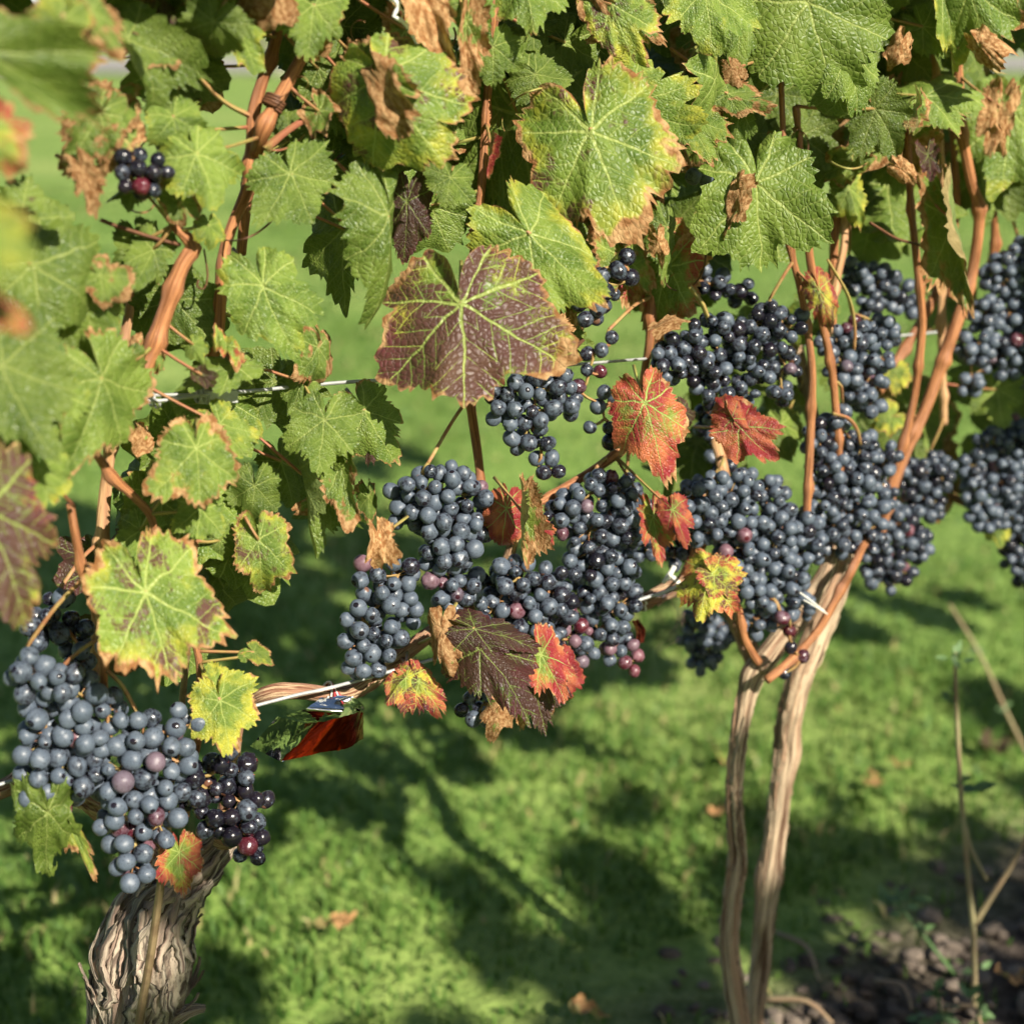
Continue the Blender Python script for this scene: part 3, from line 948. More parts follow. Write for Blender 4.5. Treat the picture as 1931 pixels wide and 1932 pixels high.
ribbon('film_strip', [((1232, 1128, .02), (1275, 1112, .015)), ((1255, 1130, .03), (1286, 1120, .02)), ((1276, 1160, .028), (1292, 1165, .018)), ((1262, 1195, .02), (1282, 1205, .014)), ((1225, 1222, .01), (1245, 1230, .006))], M_FILM, 'clear plastic film strip hanging in a curl under the tied cordon', 'film')
ribbon('foil_strip', [((1192, 1172, .03), (1204, 1168, .02)), ((1200, 1195, .035), (1218, 1190, .025)), ((1194, 1215, .04), (1214, 1212, .03))], M_FOIL, 'small silver foil scrap beside the pink grapes at the bunch tip', 'foil')
# bunched white netting at the top
thing_tube('white_rope', [(690, -60, 8), (735, -10, 9), (752, 12, 9), (742, 30, 7), (760, 40, 8), (775, 60, 6), (790, 88, 7), (812, 106, 8), (832, 116, 9)], .075, M_NET, 'white net cord poking out between leaves at the top', 'cord')
for k_, pts_ in enumerate(([(726, -10, 6), (748, 6, 6), (770, 2, 6), (782, 18, 6), (760, 26, 5)], [(738, -6, 5), (758, 20, 5), (776, 34, 5), (768, 55, 5)], [(765, -8, 5), (784, 4, 6), (800, 20, 5), (806, 40, 5)])):
    thing_tube('net_strand', pts_, .07, M_NET, 'white strand of bunched bird netting among the top leaves', 'netting', group='bunched white bird netting')
thing_tube('black_rope', [(985, 60, 5), (1020, 85, 6), (1060, 100, 6), (1110, 135, 5)], -.05, M_BLACK, 'black net cord running behind the top leaves', 'cord')

# ------------------------------------------------------------------ leaves
OUT_TH = np.array([0, 14, 29, 43, 56, 70, 84, 97, 110, 126, 142, 157, 170, 178, 180]) * math.pi / 180
OUT_R = np.array([1.0, .90, .70, .83, .93, .83, .66, .72, .78, .66, .62, .56, .38, .14, .09])


def outline(th, g, lobe, amp, nteeth):
    a = np.abs(th)
    jit = 1 + .04 * np.sin(3 * th + g.uniform(0, 6))
    for c_ in (-110, -55, 0, 55, 110):          # no two lobes alike
        jit = jit + g.normal() * .10 * np.exp(-((th - R(c_)) / .45) ** 2)
    for _ in range(int(g.integers(0, 4))):      # torn notches
        jit = jit - g.uniform(.05, .28) * np.exp(-((th - g.uniform(-2.4, 2.4)) / g.uniform(.03, .10)) ** 2)
    base = np.interp(a, OUT_TH, OUT_R)
    rnd_ = np.interp(a, OUT_TH, np.array([1.0, .95, .88, .90, .92, .88, .82, .79, .76, .70, .64, .56, .40, .15, .09]))
    r = base * lobe + rnd_ * (1 - lobe)
    ph = np.clip(th / (2 * math.pi) + .5 + .010 * np.sin(8 * th + g.uniform(0, 6)) + .006 * np.sin(17 * th + g.uniform(0, 6)), 0, .9999) * nteeth
    fr = ph - np.floor(ph)
    tooth = 1 - np.abs(fr - .5) * 2            # 1 in the middle of the tooth
    ta = np.repeat(g.uniform(.30, 1.75, nteeth + 1), 1)[np.clip(np.floor(ph).astype(int), 0, nteeth)]
    fade = np.clip((math.pi - a) / .35, 0, 1)
    return r * jit * (1 + amp * ta * (tooth - .5) * fade)


def leaf_geo(seed, hi=True, lobe=.7, teeth=.16, fold=0., gut=.12, droop=.12, tip=.0, wave=.05, rollx=0., rolly=0., crumple=0., holes=0, skew=0.):
    g = np.random.default_rng(seed)
    nt = int(g.integers(34, 42)) if hi else 28
    seg = 4 if hi else 2
    n = nt * seg + 1
    th = np.linspace(-math.pi, math.pi, n)
    fr = np.array([.03, .12, .24, .36, .48, .60, .70, .79, .87, .93, 1.0]) if hi else np.array([.03, .25, .5, .72, .88, 1.0])
    Rt = outline(th, g, lobe, teeth, nt)
    # teeth only at the rim: inner rings follow the smoothed outline
    ker = np.ones(2 * seg + 1) / (2 * seg + 1)
    Rs = np.convolve(np.pad(Rt, seg, mode='edge'), ker, 'valid')
    k = fr[:, None] ** 4
    Rr = fr[:, None] * (Rs[None, :] * (1 - k) + Rt[None, :] * k)
    TH = np.broadcast_to(th, Rr.shape)
    x, y = Rr * np.sin(TH), Rr * np.cos(TH)
    edge = np.broadcast_to(fr[:, None], Rr.shape)
    a = np.abs(TH)
    c = np.where(a > 2.25, 2.59, np.where(a > 1.40, 1.87, np.where(a > .46, .92, 0)))
    v = np.abs(Rr * np.sin(a - c))
    z = gut * v + fold * np.abs(x) - droop * Rr ** 2 - tip * np.clip(y, 0, None) ** 2
    e2 = edge ** 2.5
    for m_, am in ((3, .5), (5, .8), (9, .55), (14, .3)):
        z = z + wave * am * e2 * np.sin(m_ * TH + g.uniform(0, 6.28))
    for _ in range(3):
        kx, ky = g.normal(size=2) * 3.0
        z = z + .018 * np.sin(kx * x + ky * y + g.uniform(0, 6.28))
    ux, uy = x.copy(), y.copy()
    if crumple:
        for f_, am in ((5, .07), (9, .05), (17, .03)):
            for _ in range(2):
                kx, ky = g.normal(size=2) * f_ * .7
                d = crumple * am * np.sin(kx * x + ky * y + g.uniform(0, 6.28)) * (.3 + edge)
                z = z + d
                x = x + d * g.normal() * .5
                y = y + d * g.normal() * .5
        sh = 1 - .25 * crumple * edge
        x, y = x * sh, y * sh
    x = x + skew * y * np.abs(y)
    if abs(rollx) > 1e-3:
        q = 1 / rollx
        x, z = (q - z) * np.sin(rollx * x), q - (q - z) * np.cos(rollx * x)
    if abs(rolly) > 1e-3:
        q = 1 / rolly
        y, z = (q - z) * np.sin(rolly * y), q - (q - z) * np.cos(rolly * y)
    V = np.concatenate([[[0, 0, 0]], np.stack([x, y, z], -1).reshape(-1, 3)])
    uv = np.concatenate([[[0, 0]], np.stack([ux, uy], -1).reshape(-1, 2)])
    ed = np.concatenate([[0], edge.ravel()])
    F = [(0, 1 + j + 1, 1 + j) for j in range(n - 1)]
    nr = len(fr)
    hc = [(g.uniform(-.6, .6), g.uniform(-.2, .8), g.uniform(.03, .10)) for _ in range(holes)]
    for i in range(nr - 1):
        for j in range(n - 1):
            A = 1 + i * n + j
            if hc:
                X, Y = ux[i, j], uy[i, j]
                if any((X - h0) ** 2 + (Y - h1) ** 2 * 1.6 < h2 * h2 for h0, h1, h2 in hc):
                    continue
            F.append((A, A + 1, A + n + 1, A + n))
    return V, F, uv, ed


PAL = {  # yellow, brown, red, purple, lightness
    'green': (.24, .24, .0, .0, 1.0), 'deep': (.10, .14, .0, .0, .80), 'grey': (.12, .26, .0, .24, .95), 'light': (.40, .30, .0, .0, 1.15),  # deep: dark green that also carries the shade between leaves
    'yel': (.54, .36, .05, .14, 1.15), 'yelbrown': (.52, .58, .08, .20, 1.05), 'brown': (.4, 1.05, .0, .0, .95), 'tan': (.5, 1.05, .0, .0, 1.35),
    'half': (.32, .70, .0, .08, 1.0), 'purple': (.52, .44, .30, .72, 1.0), 'dpurple': (.2, .3, .35, .86, .66), 'spot': (.55, .52, .10, .44, 1.15), 'olive': (.25, .50, .0, .0, .85),
    'red': (.5, .42, .84, .30, 1.0), 'orange': (.62, .46, .66, .10, 1.2), 'pink': (.55, .66, .50, .20, 1.3), 'redyel': (.8, .40, .50, .52, 1.15),
    'bright': (.68, .48, .0, .08, 1.2), 'under': (.25, .46, .0, .0, 1.12), 'dry': (.5, .86, .15, .1, 1.1)}
leaf_count = [0]
SPARE = []
PETGEO = {}


def leaf_matrix(J, T_, n):
    yv = (T_ - J)
    L = yv.length
    yv.normalize()
    xv = yv.cross(n).normalized()
    zv = xv.cross(yv)
    return Matrix(((xv.x, yv.x, zv.x, J.x), (xv.y, yv.y, zv.y, J.y), (xv.z, yv.z, zv.z, J.z), (0, 0, 0, 1))), L, yv, zv


def leaf(vine, jx, jy, tx, ty, off, pal='green', tilt=(12, 0), w=1.0, stalk=None, label=None, hi=True, geo=None, **kw):
    """junction of blade and stalk at (jx, jy), tip towards (tx, ty) on the photograph, off metres out of the row"""
    i = leaf_count[0]
    leaf_count[0] += 1
    J = at(jx, jy, off)
    c = (CAM - J).normalized()
    up = (C_U - c * C_U.dot(c)).normalized()
    n = (c + up * math.tan(R(tilt[0])) + C_R * math.tan(R(tilt[1]))).normalized()
    d = ray(tx, ty)
    T_ = CAM + d * ((J - CAM).dot(n) / d.dot(n))
    m, L, yv, zv = leaf_matrix(J, T_, n)
    if geo is None:
        kw['lobe'] = min(1.25, kw.get('lobe', random.uniform(.35, .85)) + .35)
        kw.setdefault('crumple', random.uniform(.04, .22))
        kw.setdefault('fold', random.gauss(-.04, .13))
        kw.setdefault('droop', random.uniform(.05, .30))
        kw.setdefault('rolly', random.gauss(-.15, .35))
        kw.setdefault('skew', random.gauss(0, .12))
        V, F, uv, ed = leaf_geo(100 + i, hi=hi, **kw)
        V = V * L
        V[:, 0] *= w * .76
        o = make('leaf', V, F, M_LEAF, None, uv, 'leaf', attrs={'edge': ed})
        o.matrix_basis = m
    else:
        o = bpy.data.objects.new('leaf', geo)
        COL.objects.link(o)
        o.matrix_basis = m @ Matrix.Diagonal((L * w, L, L, 1))
    p = PAL[pal]
    jt = lambda a: max(0, a + random.uniform(-.05, .05)) if a else 0.0
    o['yel'], o['bro'], o['red'], o['pur'] = (float(jt(q)) for q in p[:4])
    o['lite'] = p[4] * random.uniform(.92, 1.08)
    o['seed'] = random.uniform(0, 60)
    if label:
        o['label'] = label
    adopt(o, vine)
    # stalk
    if stalk is not False:
        if stalk is None:
            E = near_wood(J - yv * L * .5, .085)
            if E is None:
                E = J - yv * L * random.uniform(.3, .5) - zv * L * random.uniform(.5, .8) + Vector((0, 0, L * .1))
        else:
            E = at(*stalk)
        mid = (J + E) / 2 + zv * L * .05 - Vector((0, 0, L * .03))
        C, rad = spline([J - zv * .001, mid, E], [.0013, .0012, .0016], .012)
        V, F, uv = tube_geo(C, rad, 6)
        s = make('leaf_stalk', V - np.array(tuple(J)), F, M_PET, None, uv)
        s.location = J
        adopt(s, o)
    return o


A, B, Cv = VINE_A, VINE_B, VINE_C
# ---- near, out of focus leaves at the left edge
leaf(A, -60, 230, 75, 345, .24, 'pink', (5, 10), .9, False, 'blurred pink and yellow leaf at the edge', wave=.08)
leaf(A, -30, 98, 272, 238, .20, 'olive', (25, 10), .46, False, 'long leaf seen nearly edge on with a tan tip', fold=.35, wave=.06)
leaf(A, -40, 430, 90, 500, .50, 'yel', (10, 0), .9, False, 'strongly blurred yellow leaf close to the lens')
leaf(A, -60, 560, 70, 590, .46, 'orange', (40, 0), .8, False, 'blurred orange tinged leaf close to the lens')
leaf(A, 60, 500, 240, 600, .09, 'grey', (10, 8), 1.15, None, lobe=.5, teeth=.12)
leaf(A, 40, 420, 170, 500, .07, 'grey', (20, 8), 1.0)
leaf(A, 150, 560, 215, 705, .075, 'grey', (5, 15), .95, None, lobe=.55)
leaf(A, 190, 520, 258, 575, .085, 'half', (12, 5), .9)
leaf(A, 0, 690, 80, 868, .14, 'deep', (12, 6), 1.1, None, lobe=.5)
leaf(A, 95, 735, 150, 850, .11, 'light', (5, 10), .95)
leaf(A, 78, 885, 98, 972, .13, 'yel', (0, 8), 1.05, (140, 955, .06), 'small yellow leaf with pinkish rim')
leaf(A, -30, 960, 70, 1180, .17, 'purple', (5, 8), .85, False, 'blurred dark red and green leaf at the edge')
leaf(A, 195, 715, 262, 858, .10, 'under', (6, 52), 1.0, None, None, fold=-.25, rollx=.8)
leaf(A, 235, 690, 215, 800, .06, 'deep', (6, 40), 1.0)
# ---- upper left
leaf(A, 327, 220, 350, 305, .055, 'light', (10, 4), 1.15, (378, 190, .0), lobe=.5)
leaf(A, 372, 290, 425, 395, .065, 'light', (12, 8), 1.1, None, 'light green leaf with a crimson tip', lobe=.6, wave=.07)
leaf(A, 549, 328, 596, 425, .055, 'grey', (12, 0), 1.4, (660, 430, .0), lobe=.45)
leaf(A, 497, 541, 548, 686, .060, 'light', (8, 0), .95, (440, 470, .0), lobe=.55, teeth=.14)
leaf(A, 648, 432, 640, 590, .000, 'deep', (4, -15), 1.0)
leaf(A, 395, 425, 398, 475, .055, 'yel', (15, 5), 1.0)
leaf(A, 405, 40, 385, 125, .065, 'deep', (-18, -20), 1.3, None, lobe=.4)
leaf(A, 440, 20, 475, 125, .045, 'light', (14, 0), 1.0)
leaf(A, 505, -20, 500, 82, .060, 'brown', (10, 0), 1.1, None, 'withered brown leaf at the top', crumple=.5)
leaf(A, 592, 10, 580, 108, .055, 'light', (18, 5), 1.05, None, lobe=.5)
leaf(A, 170, 20, 230, 118, .16, 'half', (15, 10), .85)
leaf(A, 120, 30, 60, 130, .17, 'yelbrown', (20, 10), .9)
leaf(A, 240, 75, 345, 200, .05, 'deep', (45, 35), .8, None, rollx=1.5)
leaf(A, 285, 40, 300, 130, .03, 'dpurple', (10, 0), 1.0)
leaf(A, 310, 95, 280, 115, .05, 'half', (60, 0), 1.6, None)
leaf(A, 190, 215, 120, 330, .05, 'half', (15, -5), .9, None, crumple=.3)
leaf(A, 230, 250, 190, 340, .05, 'dry', (15, 5), .9, None, crumple=.4)
leaf(A, 150, 320, 195, 400, .06, 'brown', (25, 30), .8, None, 'curled dark brown withered leaf', crumple=.8, rollx=1.6)
leaf(A, 215, 210, 250, 150, .05, 'half', (25, 0), 1.0)
leaf(A, 262, 455, 290, 555, .02, 'deep', (5, 10), .9)
leaf(A, 290, 470, 255, 560, .03, 'green', (8, 20), .8)
leaf(A, 600, 130, 640, 230, .00, 'deep', (0, 0), 1.1)
leaf(A, 570, 250, 530, 160, -.02, 'deep', (0, -20), 1.1)
leaf(A, 545, 265, 600, 200, .0, 'deep', (0, 10), .9)
leaf(A, 258, 345, 185, 370, .03, 'deep', (60, 0), .6)
leaf(A, 340, 380, 300, 300, .05, 'half', (10, 0), .8)
leaf(A, 700, 300, 690, 215, .0, 'deep', (10, -10), 1.0)
# ---- upper middle
leaf(A, 727, 152, 838, 352, .090, 'spot', (16, -14), 1.0, (672, 178, .03), 'yellow green leaf with its brown side folded over', fold=-.34, lobe=.3, wave=.04, teeth=.10)
leaf(A, 722, 150, 630, 66, .085, 'yelbrown', (18, -35), .55, False, None, lobe=.2)
leaf(A, 722, 165, 775, 285, .098, 'brown', (8, -45), .55, False, 'brown withered flap folded over the yellow green leaf', crumple=.35, lobe=-.2)
leaf(A, 765, 55, 775, 165, .04, 'pink', (10, 15), .8, None, 'pale yellow and pink withering leaf')
leaf(A, 800, -20, 855, 135, .075, 'tan', (12, -12), .62, None, 'long pale brown withered leaf hanging folded', rollx=1.2, crumple=.4, fold=.2)
leaf(A, 880, 40, 870, 195, .070, 'dry', (5, 20), .50, None, None, rollx=1.6, crumple=.4)
leaf(A, 930, 88, 935, 175, .055, 'green', (10, 6), 1.2, (905, 60, .02), lobe=.8)
leaf(A, 880, 5, 925, 66, .055, 'light', (12, 5), 1.0)
leaf(A, 985, -40, 1020, 70, .065, 'light', (18, 0), 1.0)
leaf(A, 976, 212, 1030, 470, .005, 'deep', (8, 0), 1.0, None, lobe=.4)
leaf(A, 1010, 140, 1045, 205, .030, 'deep', (12, 0), 1.3)
leaf(B, 1115, 243, 1192, 458, .085, 'spot', (14, -4), 1.12, (1060, 235, .02), 'large mottled green leaf with brown stained lobes', lobe=.55, wave=.06, teeth=.13, holes=1)
leaf(B, 1190, 190, 1325, 285, .075, 'yel', (16, 10), .9, False, None, lobe=.4)
leaf(B, 1120, -15, 1128, 100, .055, 'brown', (8, -25), .55, None, 'narrow dry brown leaf at the top', crumple=.5, rollx=1.)
leaf(B, 1153, 8, 1202, 150, .065, 'spot', (10, -12), .8, None, None, lobe=.35, fold=-.1)
leaf(B, 1190, 10, 1260, 90, .05, 'half', (10, 20), .7)
leaf(A, 868, 572, 900, 785, .105, 'purple', (14, -8), 1.36, None, 'large leaf purple between its green veins above the grapes', lobe=.35, wave=.05, teeth=.10, gut=.16)
leaf(A, 735, 410, 752, 632, .085, 'grey', (4, 48), .62, None, 'narrow folded grey green leaf beside the large purple leaf', fold=-.3, lobe=.3)
leaf(A, 770, 380, 765, 495, .03, 'dpurple', (4, -20), .75, None, 'shaded dark purple leaf')
leaf(A, 850, 335, 838, 398, .06, 'green', (14, 0), 1.35)
leaf(A, 730, 230, 720, 345, .01, 'deep', (4, 0), .9)
leaf(A, 1000, 440, 1142, 585, .095, 'yel', (22, 4), .8, None, 'yellow green leaf over the upper loose grapes', lobe=.3, teeth=.12)
leaf(A, 925, 275, 916, 326, .06, 'red', (10, 30), .35, None, 'tiny red leaf curled against the cane', rollx=2.)
leaf(A, 935, 450, 905, 385, .06, 'purple', (10, 0), 1.0)
leaf(B, 1260, 500, 1215, 640, -.01, 'pink', (4, -10), .9, None, 'pale pink leaf hanging behind the loose grapes')
leaf(B, 1260, 430, 1262, 530, .03, 'green', (4, 30), .6)
leaf(B, 1175, 480, 1185, 600, -.02, 'pink', (4, 10), .8)
leaf(A, 1085, 655, 1050, 610, .02, 'light', (5, 0), 1.0)
leaf(A, 1040, 620, 1010, 690, .05, 'dry', (10, 0), .9, None, None, crumple=.4)
# ---- upper right
leaf(B, 1330, -20, 1338, 97, .075, 'light', (18, 4), 1.1, None, lobe=.35)
leaf(B, 1395, 20, 1400, 145, .05, 'green', (10, 20), .7)
leaf(B, 1522, 4, 1580, 215, .075, 'green', (14, 8), 1.15, None, 'large plain green leaf at the top of the row', lobe=.5, wave=.05, teeth=.13)
leaf(B, 1600, 95, 1645, 228, .085, 'green', (26, 20), .75, False, None, lobe=.3, wave=.02)
leaf(B, 1426, 347, 1442, 560, .080, 'green', (12, 4), 1.08, (1418, 300, .04), 'large speckled green leaf hanging over the grapes', lobe=.6, wave=.05, holes=1, teeth=.13)
leaf(B, 1395, 360, 1362, 450, .085, 'brown', (10, -30), .5, False, None, crumple=.6)
leaf(B, 1300, 220, 1338, 315, .06, 'yelbrown', (12, 10), 1.0)
leaf(B, 1395, 205, 1380, 295, .065, 'green', (12, -20), .7)
leaf(B, 1372, 175, 1455, 215, .065, 'half', (25, 5), .7)
leaf(B, 1380, 130, 1402, 175, .06, 'brown', (20, 0), .8, None, None, crumple=.4)
leaf(B, 1345, 150, 1345, 290, .07, 'under', (0, 62), .9, None)
leaf(B, 1650, 205, 1710, 295, .05, 'deep', (-10, 0), 1.15)
leaf(B, 1745, 180, 1880, 165, .03, 'under', (45, 0), 1.0)
leaf(B, 1740, 50, 1800, 112, .02, 'green', (10, 0), .9)
leaf(B, 1775, -20, 1815, 145, .03, 'yel', (8, 40), .5)
leaf(Cv, 1830, -20, 1868, 160, .05, 'under', (0, -10), .75, None, 'leaf showing its pale underside and a broad tan rim', fold=-.15)
leaf(Cv, 1905, 210, 1900, 365, .0, 'light', (14, 0), 1.1)
leaf(Cv, 1885, 200, 1862, 305, .03, 'dry', (10, 0), .6)
leaf(B, 1715, 255, 1720, 348, .0, 'tan', (10, -20), .7)
leaf(B, 1690, 290, 1710, 375, -.02, 'grey', (8, 0), 1.0)
leaf(B, 1795, 415, 1830, 622, .05, 'half', (6, -35), .42, None, 'curled leaf hanging down half tan half green', rollx=1.6, crumple=.35)
leaf(B, 1545, 548, 1570, 638, .06, 'redyel', (8, 4), .55, None, 'narrow yellow leaf with red flecks against the canes', lobe=.2)
leaf(B, 1600, 355, 1625, 432, .0, 'yel', (10, 10), .8)
leaf(B, 1680, 785, 1640, 812, -.03, 'bright', (12, 0), 1.2)
leaf(B, 1690, 700, 1688, 745, -.03, 'bright', (10, 0), 1.0)
leaf(Cv, 1880, 735, 1890, 805, -.03, 'light', (10, 0), 1.3)
leaf(Cv, 1880, 985, 1884, 1045, -.03, 'yel', (10, 0), .7)
leaf(B, 1475, 800, 1498, 862, -.03, 'light', (10, 0), 1.0)
leaf(B, 1535, 580, 1500, 660, -.02, 'light', (10, 0), .9)
# ---- red leaves among the grapes
leaf(B, 1394, 803, 1462, 884, .095, 'red', (10, -6), .95, (1310, 805, .03), 'deep red leaf over the dark shaded grapes', lobe=.75, wave=.08, teeth=.14)
leaf(B, 1380, 790, 1350, 722, .090, 'red', (10, -6), .8, False)
leaf(B, 1217, 762, 1250, 888, .075, 'orange', (6, -4), .98, (1195, 690, .03), 'orange red leaf with green flecks beside the loose grapes', lobe=.35, wave=.05)
leaf(B, 1285, 775, 1306, 820, .06, 'dpurple', (6, 30), .9)
leaf(B, 1340, 1085, 1312, 1178, .090, 'redyel', (16, -8), 1.0, (1322, 1060, .02), 'yellow and crimson leaf under the dense grapes', lobe=.8, wave=.08)
leaf(B, 1345, 1085, 1392, 1128, .090, 'redyel', (16, 10), 1.0, False, None, lobe=.6)
leaf(B, 1268, 962, 1296, 1028, .085, 'red', (12, 0), .8, None, 'small crimson leaf at the side of the dense grapes', crumple=.4)
leaf(B, 1232, 975, 1248, 1075, .06, 'orange', (8, 0), .55, None, None, crumple=.3)
leaf(A, 955, 960, 940, 1068, .055, 'red', (8, 0), .75, (920, 985, .04), 'crimson leaf between two full grape bunches', lobe=.4)
leaf(A, 985, 965, 985, 1112, .085, 'dry', (4, 30), .42, None, 'folded brown leaf in front of the crimson leaf', rollx=1.8, crumple=.3)
leaf(A, 1015, 985, 1042, 1030, .06, 'red', (10, 0), .7)
leaf(A, 712, 1012, 718, 1095, .085, 'tan', (10, 20), .62, (768, 975, .05), 'small tan withered leaf curled over the grapes', rollx=1.4, crumple=.4)
# cluster of leaves below the centre bunches
leaf(A, 905, 1225, 1008, 1325, .105, 'dpurple', (20, -12), .85, None, 'dark purple leaf drooping below the centre bunches', fold=-.25, lobe=.3, gut=.2)
leaf(A, 895, 1185, 1003, 1215, .100, 'dpurple', (20, 0), .7, None, None, fold=-.2, lobe=.3)
leaf(A, 862, 1180, 905, 1150, .07, 'green', (30, 0), .9)
leaf(A, 1020, 1235, 1075, 1320, .085, 'orange', (10, 10), .8, None, 'glowing orange leaf below the centre bunches', lobe=.5)
leaf(A, 1000, 1270, 1035, 1392, .075, 'dpurple', (6, 10), .8)
leaf(A, 1048, 1255, 1082, 1345, .06, 'red', (6, 10), .8)
leaf(A, 835, 1185, 838, 1300, .085, 'brown', (10, -20), .62, None, 'crumpled brown leaf below the centre bunches', crumple=.7)
leaf(A, 790, 1285, 838, 1358, .075, 'redyel', (20, 10), .8, None, None, crumple=.3)
leaf(A, 765, 1278, 712, 1330, .07, 'redyel', (20, -10), .9, None, 'reddish yellow leaf hanging under the woody cordon', crumple=.3)
leaf(A, 945, 1330, 925, 1398, .07, 'dry', (10, 0), .9, None, None, crumple=.5)
leaf(A, 985, 1310, 985, 1372, .07, 'pink', (10, 0), .7)
# ---- middle left, around the upper wire
leaf(A, 612, 792, 602, 900, .065, 'green', (12, 0), 1.15, (560, 700, .0), lobe=.5)
leaf(A, 688, 774, 742, 876, .045, 'under', (6, 10), 1.05, None, lobe=.55)
leaf(A, 640, 870, 672, 1002, .060, 'half', (10, -25), .55, None, 'half brown leaf hanging by its edge', crumple=.3, rollx=1.)
leaf(A, 695, 810, 702, 878, .04, 'dpurple', (6, 0), .8)
leaf(A, 371, 846, 382, 975, .095, 'yelbrown', (10, -2), 1.05, (372, 790, .05), 'yellowing leaf with tan blotches below the wire strainer', lobe=.35)
leaf(A, 415, 800, 470, 880, .060, 'yel', (10, 5), .9)
leaf(A, 440, 690, 350, 725, .05, 'green', (50, 0), .85)
leaf(A, 600, 655, 615, 752, .03, 'half', (6, 35), .7)
leaf(A, 570, 720, 540, 800, .02, 'green', (6, -10), .8)
leaf(A, 365, 650, 385, 690, .04, 'light', (10, 0), .9)
leaf(A, 378, 960, 372, 1038, .075, 'light', (10, 0), 1.1)
leaf(A, 480, 915, 470, 995, .03, 'deep', (-12, 0), 1.0)
leaf(A, 415, 1020, 415, 1088, .03, 'deep', (-12, 0), .95)
leaf(A, 488, 1018, 500, 1147, .060, 'spot', (8, 5), .78, (462, 975, .05), lobe=.8)
leaf(A, 572, 895, 597, 1062, .045, 'deep', (4, 55), .45, None, 'rolled dark leaf hanging straight down', rollx=2.0)
leaf(A, 530, 870, 560, 960, .02, 'deep', (4, 0), .9)
leaf(A, 275, 1117, 350, 1325, .105, 'spot', (10, 2), .88, (290, 1060, .06), 'broad green leaf stained purple along its midrib above the grapes', lobe=.75, teeth=.14, wave=.05)
leaf(A, 415, 1320, 440, 1420, .075, 'bright', (12, 0), 1.1, None, 'bright yellow leaf beside the full bunch', lobe=.5)
leaf(A, 410, 1290, 395, 1240, .06, 'bright', (12, 0), 1.0)
leaf(A, 480, 1230, 515, 1256, .05, 'yelbrown', (20, 0), .8)
leaf(A, 462, 1238, 448, 1222, .05, 'light', (20, 0), 1.0)
leaf(A, 338, 1608, 342, 1688, .055, 'orange', (8, 4), .95, (350, 1570, .03), 'yellow and red leaf lying on the old trunk', lobe=.3)
leaf(A, 90, 1530, 85, 1672, .065, 'deep', (-25, 0), .72, None, 'dark ragged leaf under the full bunch', crumple=.4, holes=3)
leaf(A, 125, 1535, 190, 1655, .055, 'yelbrown', (8, 30), .38, None, 'narrow yellowing leaf hanging under the full bunch')
leaf(A, 330, 900, 300, 820, .04, 'light', (10, 0), .9)
leaf(A, 265, 1000, 250, 1080, .03, 'light', (6, 0), .9)

# ---- denser foliage behind, leaf by leaf from a set of blades
BANK = []
for k in range(14):
    V, F, uv, ed = leaf_geo(900 + k, hi=False, lobe=.3 + .05 * k, droop=.2 - .02 * k, wave=.07, fold=(-.25, 0, .12)[k % 3], rollx=(0, .7, 0, -.7)[k % 4], crumple=(0, 0, .3)[k % 3])
    o_ = make('leaf', V, F, M_LEAF, None, uv, 'leaf', attrs={'edge': ed})
    BANK.append(o_.data)
    bpy.data.objects.remove(o_)
fr_ = random.Random(21)
ZONES = [  # x0 x1 y0 y1 count off range, palette choices
    (560, 1760, -160, 190, 62, -.16, .02, ('deep', 'deep', 'green', 'half', 'deep', 'yel')),
    (640, 1560, 130, 400, 46, -.16, -.02, ('deep', 'deep', 'deep', 'green', 'half')),
    (-60, 640, -190, 10, 22, -.14, .03, ('deep', 'green', 'half', 'deep')),
    (540, 720, 100, 330, 8, -.12, -.02, ('deep', 'deep', 'green')),
    (1560, 1960, -120, 250, 24, -.14, .0, ('deep', 'green', 'half', 'deep')),
    (1550, 1931, 250, 430, 9, -.12, -.03, ('light', 'green', 'deep')),
    (930, 1330, 380, 520, 12, -.14, -.03, ('deep', 'deep', 'pink')),
    (-80, 120, 380, 850, 8, -.05, .06, ('deep', 'green', 'deep')),
    (220, 480, 700, 1010, 8, -.06, .02, ('green', 'light', 'deep', 'yelbrown')),
    (480, 620, 700, 930, 3, -.06, .02, ('deep', 'green')),
    (280, 400, 560, 680, 2, -.06, .0, ('deep', 'green')),
    (330, 420, 20, 150, 2, -.08, .0, ('half', 'green', 'deep')),
    (1300, 1500, 640, 860, 5, -.12, -.06, ('deep', 'deep')),
    (150, 420, 1000, 1260, 7, -.07, -.02, ('deep', 'green', 'dpurple')),
    (1560, 1900, 560, 900, 7, -.14, -.08, ('green', 'deep', 'half'))]
for x0, x1, y0, y1, cnt, o0, o1, pals in ZONES:
    for _ in range(cnt):
        jx, jy = fr_.uniform(x0, x1), fr_.uniform(y0, y1)
        s = fr_.uniform(75, 130) * (1.1 if jx < 600 else .95)
        an = R(90 + fr_.gauss(0, 45))
        leaf(A if jx < 1050 else (B if jx < 1760 else Cv), jx, jy, jx + s * math.cos(an), jy + s * math.sin(an), fr_.uniform(o0, o1), fr_.choice(pals),
             (fr_.gauss(15, 20), fr_.gauss(0, 25)), fr_.uniform(.85, 1.2), False if _ % 3 else None, hi=False, geo=fr_.choice(BANK))
